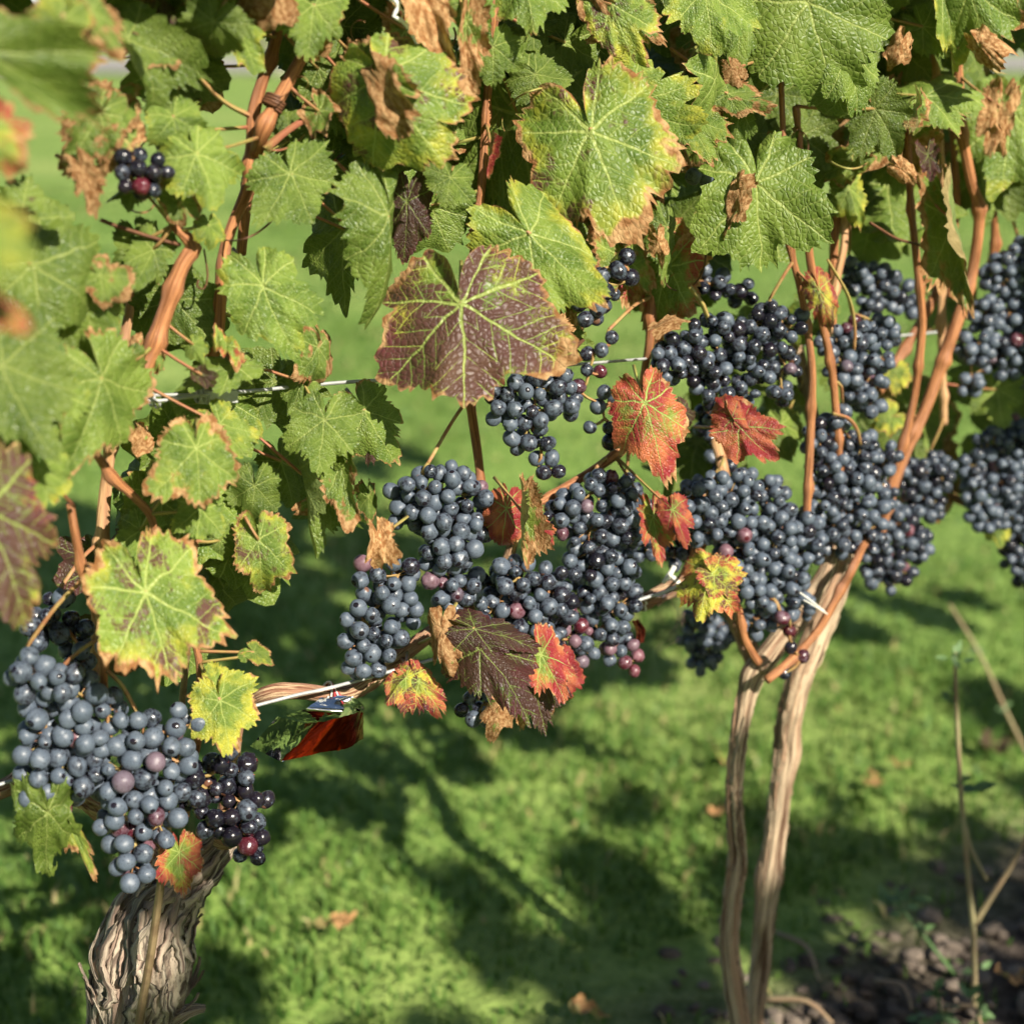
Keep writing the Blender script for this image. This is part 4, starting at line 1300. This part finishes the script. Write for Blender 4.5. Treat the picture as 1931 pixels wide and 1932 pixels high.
# small withered leaves and scraps among the green
for k in range(34):
    jx, jy = fr_.choice(((fr_.uniform(620, 1700), fr_.uniform(0, 330)), (fr_.uniform(90, 620), fr_.uniform(20, 330)), (fr_.uniform(230, 700), fr_.uniform(640, 980)), (fr_.uniform(1000, 1320), fr_.uniform(420, 640)), (fr_.uniform(1560, 1920), fr_.uniform(60, 420))))
    s, an = fr_.uniform(40, 85), R(90 + fr_.gauss(0, 40))
    leaf(A if jx < 1050 else B, jx, jy, jx + s * math.cos(an), jy + s * math.sin(an), fr_.uniform(.0, .07), fr_.choice(('brown', 'tan', 'dry', 'half', 'pink', 'dpurple', 'yelbrown')),
         (fr_.gauss(10, 20), fr_.gauss(0, 30)), fr_.uniform(.45, .9), None if k % 2 else False, hi=False, crumple=fr_.uniform(.4, .9), rollx=fr_.uniform(-2, 2), holes=fr_.choice((0, 0, 2)))
for k in range(22):
    x0, y0 = fr_.uniform(120, 1750), fr_.uniform(20, 560)
    if 300 < x0 < 1000 and y0 > 450:
        y0 -= 300
    pts, ang, st_ = [], fr_.uniform(0, 6.28), fr_.uniform(10, 20)
    turn = fr_.choice((-1, 1)) * fr_.uniform(.05, .35)
    for q in range(14):
        pts.append((x0, y0, 4.5 - .2 * q, .02 + .03 * math.sin(q * .5 + k)))
        x0 += st_ * math.cos(ang)
        y0 += st_ * math.sin(ang)
        ang += turn * (1 + .12 * q)
        st_ *= .93
    P, Rr = wpath(pts, .03)
    tube('tendril', P, Rr, fr_.choice((M_TEND, M_TEND, M_PET)), A if x0 < 1050 else B, 6, .004)
# crown of the row above the frame, which shades the lawn behind
for vine, x0, x1, cnt in ((A, -900, 1000, 330), (B, 1000, 1800, 190), (Cv, 1800, 2900, 200)):
    Vs, Fs, Us, Es, b0 = [], [], [], [], 0
    for _ in range(cnt):
        k = fr_.randrange(14)
        me = BANK[k]
        V = np.empty(len(me.vertices) * 3)
        me.vertices.foreach_get('co', V)
        V = V.reshape(-1, 3)
        jx, jy = fr_.uniform(x0, x1), -190 - 1150 * fr_.random() ** 1.1
        if jx < -80 or jx > 2000:
            jy = fr_.uniform(-1300, 750)
        J = at(jx, jy, fr_.uniform(-.16, .11))
        n = (ROW_N + Vector((fr_.gauss(0, .4), fr_.gauss(0, .4), fr_.gauss(.5, .4)))).normalized()
        dn = Vector((fr_.gauss(0, .5), fr_.gauss(0, .5), -1))
        dn = (dn - n * dn.dot(n)).normalized()
        m, L, _y, _z = leaf_matrix(J, J + dn * fr_.uniform(.055, .075), n)
        V = (np.array(m.to_3x3()) @ V.T).T * L + np.array(tuple(J))
        idx = np.empty(len(me.loops), dtype=np.int32)
        me.loops.foreach_get('vertex_index', idx)
        uvl = np.empty(len(me.loops) * 2, dtype=np.float32)
        me.uv_layers[0].data.foreach_get('uv', uvl)
        u = np.zeros((len(V), 2), dtype=np.float32)
        u[idx] = uvl.reshape(-1, 2)
        Vs.append(V)
        Us.append(u)
        e = np.empty(len(V), dtype=np.float32)
        me.attributes['edge'].data.foreach_get('value', e)
        Es.append(e)
        Fs += [tuple(b0 + i for i in p.vertices) for p in me.polygons]
        b0 += len(V)
    o = make('foliage', np.vstack(Vs), Fs, M_LEAF, None, np.vstack(Us), 'leaf', attrs={'edge': np.concatenate(Es)}, kind='stuff', yel=.25, bro=.25, red=0.0, pur=0.0, lite=.95, seed=3.0)
    adopt(o, vine)

# next vineyard row, unseen behind the viewer, added to shade the foot of this row
NEXT = ROW_N * 2.45
for q in range(3):
    base = Vector((ROW_P.x, ROW_P.y, 0)) + NEXT + ROW_D * (-1.3 + 1.3 * q)
    v = empty('grapevine', base, 'unseen vine of the next trellis row, added behind the viewer for its shade', 'grapevine', 'unseen vines added in the next row')
    tube('trunk', [base, base + Vector((.03, .02, .35)), base + Vector((0, 0, .75))], [.04, .03, .025], M_OLD, v, 16, .02, WOODY(40 + q))
    Vs, Fs, Us, Es, b0 = [], [], [], [], 0
    for _ in range(330):
        me = BANK[fr_.randrange(14)]
        V = np.empty(len(me.vertices) * 3)
        me.vertices.foreach_get('co', V)
        V = V.reshape(-1, 3)
        al = fr_.uniform(-.68, .68)
        aa = al - 1.3 + 1.3 * q
        top = 1.86 + .29 * math.exp(-((aa + .04) / .27) ** 4) + .24 * min(1, max(0, (aa - .36) / .1)) + .05 * math.sin(9 * aa)  # crown raised where the ground between and beyond the trunks is to be shaded
        J = base + ROW_D * al + ROW_N * fr_.uniform(-.12, .12) + Vector((0, 0, fr_.uniform(.75, top)))
        n = (Vector((fr_.gauss(0, 1), fr_.gauss(0, 1), fr_.gauss(.6, .5)))).normalized()
        dn = Vector((fr_.gauss(0, .5), fr_.gauss(0, .5), -1))
        dn = (dn - n * dn.dot(n)).normalized()
        m, L, _y, _z = leaf_matrix(J, J + dn * fr_.uniform(.07, .10), n)
        V = (np.array(m.to_3x3()) @ V.T).T * L + np.array(tuple(J))
        Vs.append(V)
        Fs += [tuple(b0 + i for i in p.vertices) for p in me.polygons]
        b0 += len(V)
    V = np.vstack(Vs)
    o = make('foliage', V, Fs, M_LEAF, None, V[:, :2] * 4, 'leaf', attrs={'edge': np.full(len(V), .4)}, kind='stuff', yel=.25, bro=.25, red=0.0, pur=0.0, lite=.95, seed=3.0)
    adopt(o, v)

# ------------------------------------------------------------------ grapes
def ico(sub):
    import bmesh
    bm = bmesh.new()
    bmesh.ops.create_icosphere(bm, subdivisions=sub, radius=1)
    me = bpy.data.meshes.new('grape')
    bm.to_mesh(me)
    bm.free()
    return me


BERRY = []
for k in range(5):
    me = ico(3)
    co = np.empty(len(me.vertices) * 3)
    me.vertices.foreach_get('co', co)
    co = co.reshape(-1, 3)
    g = np.random.default_rng(k)
    d = g.normal(size=(6, 3))
    d /= np.linalg.norm(d, axis=1)[:, None]
    f = np.ones(len(co))
    for v in d:      # pressed flat where berries touch
        s = co @ v
        f -= np.clip(s - .80, 0, 1) * (.42 if k else .2)
    co = co * f[:, None] * np.array([1, 1, (1.0, 1.04, 1.07, .97, 1.02)[k]])
    me.vertices.foreach_set('co', co.ravel())
    me.polygons.foreach_set('use_smooth', np.ones(len(me.polygons), dtype=bool))
    me.materials.append(M_GRAPE)
    BERRY.append(me)
me = ico(3)          # shrivelled berry
co = np.empty(len(me.vertices) * 3)
me.vertices.foreach_get('co', co)
co = co.reshape(-1, 3)
co *= (1 + .09 * np.sin(7 * co[:, :1] + 3) * np.sin(6 * co[:, 1:2]) + .07 * np.sin(11 * co[:, 2:3] + 5 * co[:, :1]))
me.vertices.foreach_set('co', co.ravel())
me.polygons.foreach_set('use_smooth', np.ones(len(me.polygons), dtype=bool))
me.materials.append(M_GRAPE)
SHRIV = me

BR = .0077           # berry radius


def bunch(label, blobs, off=.03, gloss=.3, redp=.02, loose=0., seed=0, hang=None, br=BR, red_at=None, flat=.8, group='bunches of dark grapes on the row', dens=.92):
    """blobs: (px, py, radius px[, off]) filled with touching berries"""
    g = np.random.default_rng(1000 + seed)
    if seed in range(6, 14):
        br = .0072
    elif seed == 27:
        br = .0060
    elif seed in range(14, 27):
        br = .0068
    cen, rad = [], []
    for b in blobs:
        p = at(b[0], b[1], b[3] if len(b) > 3 else off)
        cen.append(tuple(p))
        rad.append(b[2] * ppx(p))
    cen, rad = np.array(cen), np.array(rad)
    N_ = np.array(tuple(ROW_N))
    rad = rad * (1.32 if seed == 5 else 1.16 if seed < 6 else 1.2)
    inner = np.maximum(rad - br * .8, br * .35)
    # random berries inside the union of blobs
    w = inner ** 3 / (inner ** 3).sum()
    D = 2 * br * dens * (1 + loose)

    def fill(P, n, dmin):
        """drop berries where there is room"""
        k = g.choice(len(w), size=n, p=w)
        v = g.normal(size=(n, 3))
        v *= (inner[k] * g.random(n) ** .30 / np.linalg.norm(v, axis=1))[:, None]
        v = v - N_ * (v @ N_)[:, None] * (1 - flat)
        cand = cen[k] + v
        buf = np.full((len(P) + 700, 3), 1e3)
        m = len(P)
        buf[:m] = P
        d2 = dmin * dmin
        for p in cand:
            q = buf[:m] - p
            if m and np.einsum('ij,ij->i', q, q).min() < d2:
                continue
            buf[m] = p
            m += 1
            if m == len(buf):
                break
        return buf[:m].copy()
    P = fill(np.zeros((0, 3)), 4500, D * .93)
    sz = br * g.uniform(.80, 1.09, len(P))
    small = g.random(len(P)) < .04
    sz[small] *= .7
    for _ in range(26):       # settle
        dif = P[:, None] - P[None]
        dd = np.linalg.norm(dif, axis=2) + np.eye(len(P))
        tgt = (sz[:, None] + sz[None]) * (.95 * (1 + loose))
        ov = np.clip(tgt - dd, 0, None) * (1 - np.eye(len(P)))
        P = P + (dif / dd[..., None] * ov[..., None] * .45).sum(1)
        if not loose:
            dc = P[:, None] - cen[None]
            ex = np.linalg.norm(dc, axis=2) - inner[None]
            k = np.argmin(ex, 1)
            dr = dc[np.arange(len(P)), k]
            P = P - dr * .004 - np.clip(ex.min(1), 0, None)[:, None] * dr / (np.linalg.norm(dr, axis=1)[:, None] + 1e-9) * .5
    if loose < .04:
        n0 = len(P)
        P = fill(P, 3500, D * .84)
        sz = np.concatenate([sz, br * g.uniform(.78, .98, len(P) - n0)])
    # leave out berries buried deep inside
    depth = np.min(np.linalg.norm(P[:, None] - cen[None], axis=2) - rad[None], 1)
    keep = depth > -4.2 * br
    P, sz = P[keep], sz[keep]
    root = Vector(P[np.argmax(P[:, 2])]) + Vector((0, 0, .006)) - ROW_N * .004
    up_ = near_wood(root + Vector((0, 0, .03)), .09)
    e = empty('grape_bunch', root, label, 'grapes', group)
    inv = np.array(tuple(root))
    # stalk: rachis from blob to blob plus a pedicel to each berry
    order = np.argsort(-cen[:, 2])
    ax = [np.array(tuple(root))] + [cen[k] for k in order]
    Vs, Fs, b0, Cs = [], [], 0, []
    if up_ is not None:
        C, rr = spline([up_, (up_ + root) / 2 + Vector((0, 0, .006)) + ROW_N * .004, root], [.0018, .0016, .0016], .006)
        V, F, uv = tube_geo(C, rr, 6)
        Vs.append(V)
        Fs += F
        b0 = len(V)
    for k in range(1, len(ax)):
        prev = ax[min(range(k), key=lambda q: np.linalg.norm(ax[q] - ax[k]))]
        C, rr = spline([Vector(prev), Vector((prev + ax[k]) / 2 + g.normal(size=3) * .002), Vector(ax[k])], [.0016, .0014, .0010], .006)
        V, F, uv = tube_geo(C, rr, 6)
        Vs.append(V)
        Fs += [tuple(b0 + q for q in f) for f in F]
        b0 += len(V)
        Cs.append(C)
    C = np.vstack(Cs)
    for p, s in zip(P, sz):
        c = C[np.argmin(np.sum((C - p) ** 2, 1))]
        d = c - p
        L = np.linalg.norm(d)
        if L < s:
            continue
        a = p + d / L * s * .92
        q = c if L < .03 else p + d / L * .03
        nrm = np.cross(d / L, [0.3, 0.5, 0.8])
        nrm /= np.linalg.norm(nrm) + 1e-9
        bn = np.cross(d / L, nrm)
        tri = [a + .0007 * (math.cos(t) * nrm + math.sin(t) * bn) * (1.5 if i else 1) for i in (0,) for t in (0, 2.09, 4.19)] + [q + .0007 * (math.cos(t) * nrm + math.sin(t) * bn) for t in (0, 2.09, 4.19)]
        Vs.append(np.array(tri))
        Fs += [(b0, b0 + 1, b0 + 4, b0 + 3), (b0 + 1, b0 + 2, b0 + 5, b0 + 4), (b0 + 2, b0, b0 + 3, b0 + 5)]
        b0 += 6
    make('stalk', np.vstack(Vs) - inv, Fs, M_STALK, e)
    for p, s in zip(P, sz):
        rd = 0.0
        if red_at is not None:
            for rx, ry, rr_, pr in red_at:
                q = at(rx, ry, off)
                if np.linalg.norm(p - np.array(tuple(q))) < rr_ * ppx(q) * 1.3 and g.random() < pr:
                    rd = g.uniform(.55, 1)
        if g.random() < redp:
            rd = g.uniform(.3, .9)
        me = SHRIV if (rd > .6 and g.random() < .35) or g.random() < .03 else BERRY[int(g.integers(5))]
        o = bpy.data.objects.new('grape', me)
        COL.objects.link(o)
        o.parent = e
        c = C[np.argmin(np.sum((C - p) ** 2, 1))]
        ax_ = Vector(c - p)
        qd = (ax_ if ax_.length > 1e-4 else Vector((0, 0, 1))).to_track_quat('Z', 'Y')
        o.rotation_mode = 'QUATERNION'
        o.rotation_quaternion = qd @ Vector((0, 0, 1)).rotation_difference(Vector((g.normal() * .3, g.normal() * .3, 1)))
        o.location = Vector(p) - root
        o.scale = (s * g.uniform(.92, 1.04), s * g.uniform(.92, 1.04), s * g.uniform(.96, 1.10))
        o['red'] = float(rd)
        o['gloss'] = float(np.clip(gloss + g.normal() * .17, 0, 1))
    return len(P)


nb = 0
nb += bunch('shaded upper shoulder of grapes behind the large purple-stained leaf, above the big bunch', [(110, 1130, 34), (80, 1180, 44), (130, 1190, 42), (150, 1230, 40)], .0, .5, .02, seed=1)
nb += bunch('broad shoulder of blue grapes on top of the big bunch', [(60, 1275, 48), (110, 1290, 52), (165, 1320, 50), (205, 1340, 44), (150, 1375, 48), (205, 1385, 44)], .06, .12, .01, seed=2)
nb += bunch('big pale blue bunch lobe left of the rod, ending in two pinkish grapes', [(75, 1350, 48), (85, 1400, 62), (125, 1440, 70), (85, 1470, 54), (125, 1500, 44), (170, 1470, 46)], .05, .12, .01, seed=3, red_at=[(105, 1505, 26, .8)])
nb += bunch('largest blue bunch of all, tapering down in front of the old trunk', [(270, 1385, 50), (345, 1370, 44), (300, 1420, 66), (225, 1450, 60), (345, 1440, 44), (265, 1500, 70), (320, 1510, 46), (230, 1545, 54), (255, 1585, 62), (300, 1555, 50), (252, 1632, 50)], .065, .18, .03, seed=4, red_at=[(288, 1415, 14, .9), (245, 1560, 18, .9), (280, 1615, 14, .9), (230, 1650, 18, .8)])
nb += bunch('glossy black bunch right of the rod with a few ruby grapes at its tip', [(420, 1445, 40), (455, 1455, 32), (395, 1490, 40), (440, 1505, 46), (400, 1545, 36), (455, 1555, 44), (475, 1600, 34), (365, 1500, 36), (372, 1465, 30), (485, 1525, 32), (385, 1560, 32)], .055, .72, .02, seed=5, red_at=[(452, 1580, 22, .85)])
nb += bunch('full blue bunch hanging left of the crimson leaf', [(765, 950, 46, .02), (800, 920, 44), (850, 925, 50), (895, 930, 40), (820, 970, 56), (870, 985, 58), (850, 1035, 62), (845, 1090, 50), (875, 1110, 40), (850, 1130, 34)], .035, .30, .02, seed=6, red_at=[(815, 915, 10, 1), (920, 925, 18, .8), (822, 1100, 22, .8)])
nb += bunch('blue bunch lowest left of the centre group, resting on the woody cordon', [(690, 1090, 38), (750, 1085, 42), (725, 1130, 50), (760, 1150, 42), (685, 1170, 44), (720, 1200, 50), (660, 1210, 36), (668, 1255, 36), (715, 1245, 30)], .03, .28, .01, seed=7)
nb += bunch('mixed blue and pink bunch between the centre bunches, over the dark leaf', [(935, 1110, 44, .0), (975, 1090, 44), (1030, 1110, 48), (930, 1150, 40), (990, 1150, 50), (1055, 1150, 44), (1030, 1195, 44), (1080, 1205, 38)], .03, .42, .02, seed=8, red_at=[(1090, 1190, 30, .75), (970, 1160, 14, .7)])
nb += bunch('long full bunch right of the crimson leaf ending in pink grapes', [(1075, 960, 46), (1115, 930, 44), (1160, 930, 44), (1060, 975, 44), (1110, 1000, 60), (1160, 990, 50), (1120, 1055, 62), (1165, 1070, 46), (1130, 1110, 56), (1170, 1140, 44), (1140, 1180, 46), (1100, 1230, 34), (1165, 1220, 40), (1190, 1250, 28)], .03, .38, .03, seed=9, red_at=[(1185, 1245, 36, .75), (1145, 1220, 22, .5)])
nb += bunch('narrow side bunch behind the long full bunch, next to the small crimson leaf', [(1180, 925, 34), (1205, 960, 34), (1205, 1010, 38), (1220, 1040, 28)], .005, .55, .02, seed=10)
nb += bunch('loose bunch tapering below the upper wire under the large purple leaf', [(945, 740, 36), (1000, 730, 42), (1050, 735, 44), (960, 775, 40), (1010, 775, 46), (1070, 755, 38), (985, 830, 32), (1020, 840, 34), (1035, 885, 32), (1010, 875, 26)], .03, .35, .01, .0, seed=11)
nb += bunch('straggling thin bunch of few grapes beside the orange red leaf', [(1120, 670, 30), (1150, 650, 24), (1140, 705, 28), (1095, 740, 24), (1150, 760, 28), (1105, 805, 26), (1140, 790, 26), (1165, 830, 28), (1130, 760, 30), (1110, 700, 26), (1160, 800, 26)], .03, .55, .03, .05, seed=12)
nb += bunch('small dark bunch peeping out under the yellow green leaf', [(1085, 510, 24), (1105, 555, 32), (1135, 535, 30), (1175, 500, 26), (1160, 550, 26), (1130, 585, 28), (1180, 530, 26), (1110, 590, 26), (1085, 540, 26)], .05, .5, .01, .0, seed=13)
nb += bunch('wide dark bunch hanging over the deep red leaf', [(1265, 680, 44), (1310, 650, 44), (1360, 630, 46), (1330, 690, 48), (1390, 650, 50), (1440, 610, 44), (1490, 615, 40), (1420, 690, 48), (1460, 650, 40), (1480, 690, 34), (1475, 740, 30), (1350, 740, 40), (1400, 740, 36)], .03, .55, .02, seed=14)
nb += bunch('black shaded grapes behind and under the deep red leaf', [(1340, 800, 36), (1380, 830, 36), (1360, 870, 28), (1400, 790, 30)], -.045, .6, .0, seed=15)
nb += bunch('black shaded grapes under the speckled green leaf', [(1320, 530, 30), (1360, 540, 34), (1400, 555, 28)], -.03, .6, .0, .05, seed=16)
nb += bunch('massive dense bunch in front of the young vine head', [(1310, 940, 44), (1350, 930, 42), (1400, 930, 46), (1450, 940, 44), (1330, 985, 46), (1395, 985, 58), (1460, 990, 52), (1510, 990, 42), (1400, 1045, 56), (1460, 1050, 54), (1520, 1040, 44), (1420, 1100, 52), (1480, 1100, 50), (1440, 1150, 42), (1500, 1145, 38), (1420, 1180, 30)], .03, .24, .02, seed=17)
nb += bunch('few dark grapes at the left flank of the massive dense bunch', [(1285, 985, 34), (1270, 1045, 30), (1300, 1030, 30)], -.01, .6, .05, seed=18)
nb += bunch('bunch wrapped round the canes below the narrow red-flecked leaf', [(1570, 650, 36), (1610, 640, 40), (1660, 630, 40), (1590, 690, 42), (1640, 690, 46), (1620, 735, 40), (1640, 765, 30)], .0, .32, .03, seed=19, red_at=[(1635, 705, 20, .7)])
nb += bunch('dark bunch below the bright yellow leaf, overlapping the massive bunch', [(1545, 830, 38), (1580, 800, 34), (1620, 850, 44), (1560, 880, 46), (1610, 900, 52), (1665, 870, 40), (1560, 940, 46), (1610, 965, 50), (1580, 1010, 44), (1640, 1010, 40), (1660, 940, 36)], .015, .42, .02, seed=20)
nb += bunch('soft focus black bunch tapering to a single grape over the lawn', [(1720, 900, 40), (1770, 890, 40), (1740, 950, 46), (1690, 985, 42), (1720, 1020, 44), (1650, 1040, 38), (1690, 1070, 40), (1640, 1080, 28), (1675, 1110, 22)], -.03, .5, .03, seed=21, red_at=[(1680, 1060, 26, .5)])
nb += bunch('blurred bunch high between the thin canes', [(1615, 520, 34), (1655, 530, 38), (1690, 555, 36), (1640, 570, 32), (1715, 575, 26)], -.07, .4, .0, seed=22)
nb += bunch('blurred blue bunch cut by the frame edge, upper', [(1890, 520, 44), (1930, 490, 44), (1860, 600, 40), (1910, 590, 50), (1945, 570, 46), (1840, 655, 42), (1890, 660, 52), (1935, 650, 44), (1830, 720, 30), (1910, 700, 36)], -.03, .25, .02, seed=23)
nb += bunch('blurred bunch cut by the frame edge, lower', [(1870, 850, 44), (1920, 830, 44), (1845, 910, 44), (1895, 905, 52), (1940, 910, 44), (1860, 965, 42), (1915, 970, 44), (1835, 880, 34)], -.03, .3, .03, seed=24)
nb += bunch('black blurred bunch hanging lowest at the frame edge', [(1920, 1010, 34), (1915, 1050, 34), (1940, 1080, 32)], -.05, .6, .0, seed=25)
nb += bunch('pale blurred bunch hanging behind the yellow and crimson leaf', [(1320, 1170, 34), (1350, 1200, 36), (1305, 1200, 30), (1330, 1240, 36), (1380, 1180, 30)], -.11, .2, .02, seed=26)
nb += bunch('handful of ruby and blue grapes high among the leaves', [(248, 312, 34), (280, 318, 36), (300, 326, 28), (245, 340, 32), (268, 350, 32)], .06, .75, .0, seed=27, red_at=[(252, 350, 26, .5)])
nb += bunch('tiny bunch under the drooping dark purple leaf', [(885, 1320, 32), (915, 1325, 34), (900, 1350, 30), (930, 1350, 28)], .045, .4, .05, seed=28)
nb += bunch('three shaded grapes high beneath the mottled leaf', [(1300, 335, 22), (1325, 330, 20)], .02, .4, .1, seed=29)
nb += bunch('few loose black grapes dangling at the young vine fork', [(1490, 1190, 22), (1480, 1160, 20), (1510, 1240, 18), (1480, 1270, 22), (1495, 1215, 18)], .05, .7, .1, .15, seed=30, red_at=[(1485, 1165, 20, .6)])
nb += bunch('single pair of blue grapes beside the thin orange cane over the big bunch', [(195, 1218, 26), (230, 1222, 22)], .075, .3, .0, seed=31)
print('berries', nb, 'leaves', leaf_count[0])

# ------------------------------------------------------------------ tendrils
for k, pts in enumerate(([(1100, 640, 9), (1075, 660, 8), (1040, 630, 8), (1010, 618, 7)], [(1060, 690, 8), (1085, 670, 9), (1075, 640, 7), (1030, 640, 6)],
                         [(1300, 540, 10), (1325, 575, 10), (1335, 600, 9), (1350, 620, 7)], [(1560, 490, 6), (1600, 560, 6), (1612, 620, 6), (1610, 660, 6)],
                         [(385, 470, 4), (392, 520, 4), (385, 545, 4), (372, 540, 4), (375, 528, 4)], [(190, 415, 9), (230, 430, 9), (300, 452, 9), (340, 462, 9)],
                         [(1640, 420, 6), (1690, 450, 6), (1740, 465, 6), (1790, 500, 5)], [(1570, 780, 7), (1600, 790, 8), (1618, 815, 7), (1622, 840, 6)],
                         [(300, 80, 8), (360, 130, 8), (420, 190, 10), (470, 218, 12)], [(500, 282, 18), (545, 245, 14), (600, 212, 13), (668, 178, 12)])):
    P, Rr = wpath(pts, .03)
    tube('tendril' if k < 8 else 'side_shoot', P, Rr, M_PET if k in (2, 3, 7, 8, 9) else M_TEND, A if pts[0][0] < 1000 else B, 6, .005)

# ------------------------------------------------------------------ on the lawn
def ground_leaf(px, py, size, pal, label):
    p = gp(px, py, .035)
    V, F, uv, ed = leaf_geo(500 + int(px), hi=False, crumple=.9, rollx=1.6, lobe=1.0)
    o = make('fallen_leaf', V * size, F, M_LEAF, None, uv, 'leaf', attrs={'edge': ed}, label=label, category='leaf')
    o.location = p
    o.rotation_euler = (R(random.uniform(-25, 25)), R(random.uniform(-25, 25)), random.uniform(0, 6))
    q = PAL[pal]
    o['yel'], o['bro'], o['red'], o['pur'] = q[:4]
    o['lite'], o['seed'] = q[4] * 1.1, float(px % 37)
    return o


ground_leaf(630, 1738, .036, 'tan', 'blurred pale dead leaf on the lawn right of the old trunk')
ground_leaf(1100, 1905, .038, 'tan', 'blurred tan dead leaf at the bottom edge of the lawn')
ground_leaf(1880, 1400, .045, 'dpurple', 'dark purplish dead leaf on the lawn far beside the dry weed')
ground_leaf(1372, 1430, .03, 'pink', 'pinkish dead leaf behind the slimmer trunk')
ground_leaf(1350, 1528, .022, 'tan', 'small pale dead leaf left of the slender trunks')
ground_leaf(1700, 1440, .026, 'pink', 'faint pink dead leaf in the lit grass right of the trunks')
ground_leaf(1905, 1840, .03, 'tan', 'tan dead leaf on the bare soil at the frame edge')
ground_leaf(1640, 1470, .024, 'dry', 'small dry leaf in the lit grass beside the pink one')


def soil_clods():
    r = np.random.default_rng(12)
    Vs, Fs, b0 = [], [], 0
    for i in range(900):
        a, d = .25 + 1.9 * r.random(), r.normal() * .13 - .02
        c = np.array([ROW_P.x, ROW_P.y, 0]) + np.array(tuple(ROW_D)) * a + np.array(tuple(ROW_N)) * d
        V, F = lump(r.uniform(.003, .013), i)
        V = np.array(V)[:, [0, 1, 2]] * np.array([1, r.uniform(.6, 1.3), 1]) + c + np.array([0, 0, .006])
        Vs.append(V)
        Fs += [tuple(b0 + q for q in f) for f in F]
        b0 += len(V)
    o = make('soil_clods', np.vstack(Vs), Fs, M_CLOD, smooth=False)
    o['kind'] = 'stuff'
    o['label'] = 'crumbs and clods of dark soil under the young vine'


M_CLOD = mat_plain('soil_clod', (0.06, 0.045, 0.035), 0.95, noise=.3, scale=9, col2=(0.20, 0.16, 0.125))
soil_clods()


def twig(px0, py0, px1, py1, r0, label):
    a, b = gp(px0, py0, .012), gp(px1, py1, .02)
    mid = (a + b) / 2 + Vector((.01, .0, .012))
    tube('twig', [a, mid, b], [r0, r0 * .9, r0 * .5], M_DRY, None, 7, .01, label=label, category='twig')


twig(1440, 1885, 1570, 1930, .0035, 'pale twig lying on the soil at the foot of the trunks')
twig(1465, 1760, 1545, 1850, .003, 'grey twig lying behind the foot of the trunks')
twig(1650, 1850, 1720, 1905, .003, 'short twig on the bare soil left of the dry weed')
twig(1780, 1900, 1850, 1935, .003, 'short twig at the bottom frame edge under the dry weed')


def blade_leaf(V, F, base, d, L, w):
    """small pointed leaf of a weed"""
    d = d.normalized()
    s = d.cross(Vector((.2, -.6, .8))).normalized() * w
    b = len(V)
    nrm = d.cross(s).normalized() * w * .3
    for q, k, z in ((0, .15, 0), (.35, 1, .6), (.7, .7, .5), (1, .03, 0)):
        c = base + d * L * q
        V += [tuple(c - s * k), tuple(c + nrm * z), tuple(c + s * k)]
    for i in range(3):
        a = b + 3 * i
        F += [(a, a + 1, a + 4, a + 3), (a + 1, a + 2, a + 5, a + 4)]


def weed(label, stems, leaves, base, mat=None):
    """stems: [(px, py, width px, depth offset from base)]"""
    p0 = gp(*base)
    e = empty('weed', p0, label, 'weed')
    dist = (p0 - CAM).dot(C_F)

    def wp(px, py, dz=0.):
        d = ray(px, py)
        return CAM + d * ((p0.y + dz - CAM.y) / d.y)
    for st_ in stems:
        P = [wp(q[0], q[1], q[3] if len(q) > 3 else 0) for q in st_]
        tube('stem', P, [q[2] * .5 * dist / FPX for q in st_], mat or M_DRY, e, 7, .01)
    r = random.Random(int(base[0]))
    for (px, py, n, L) in leaves:
        c = wp(px, py)
        for _ in range(n):
            V, F = [], []
            d = Vector((r.gauss(0, 1), r.gauss(0, .6), r.gauss(.3, .6)))
            blade_leaf(V, F, Vector((0, 0, 0)), d, L * r.uniform(.6, 1.2), L * .22)
            o = make('leaf', V, F, M_WEED, None)
            o.location = c + Vector((r.gauss(0, L * .3), 0, r.gauss(0, L * .3)))
            adopt(o, e)


weed('tall dry forked weed standing in the soil near the frame edge', [[(1838, 1905, 12), (1836, 1800, 12), (1834, 1742, 12), (1824, 1640, 10), (1812, 1500, 10), (1806, 1400, 9), (1802, 1300, 8), (1800, 1230, 6)], [(1836, 1745, 12), (1870, 1690, 11), (1905, 1635, 10), (1945, 1560, 8)], [(1860, 1660, 7), (1830, 1600, 7), (1822, 1560, 5)]], [(1800, 1240, 9, .016), (1806, 1320, 5, .014), (1840, 1480, 2, .03), (1800, 1480, 1, .02), (1845, 1820, 2, .018)], (1838, 1910))
weed('faint slanting dry stalk in the grass behind the tall weed', [[(1960, 1470, 8), (1900, 1350, 8), (1850, 1240, 7), (1790, 1140, 5)]], [(1890, 1335, 4, .014), (1840, 1230, 4, .014)], (1965, 1490))
weed('small grey green leafy weed leaning over the bare soil', [[(1800, 1840, 8), (1760, 1790, 8), (1725, 1745, 8), (1700, 1715, 6)]], [(1685, 1700, 7, .022), (1708, 1705, 6, .022), (1735, 1755, 2, .016)], (1805, 1850), M_WEED)
weed('low green weed tuft at the bottom edge in the soil', [[(1780, 1950, 6), (1770, 1890, 6), (1765, 1850, 5)], [(1840, 1950, 6), (1845, 1900, 6), (1850, 1870, 5)]], [(1765, 1870, 6, .022), (1780, 1910, 6, .022), (1845, 1890, 5, .02), (1740, 1925, 5, .022)], (1800, 1955), M_WEED)
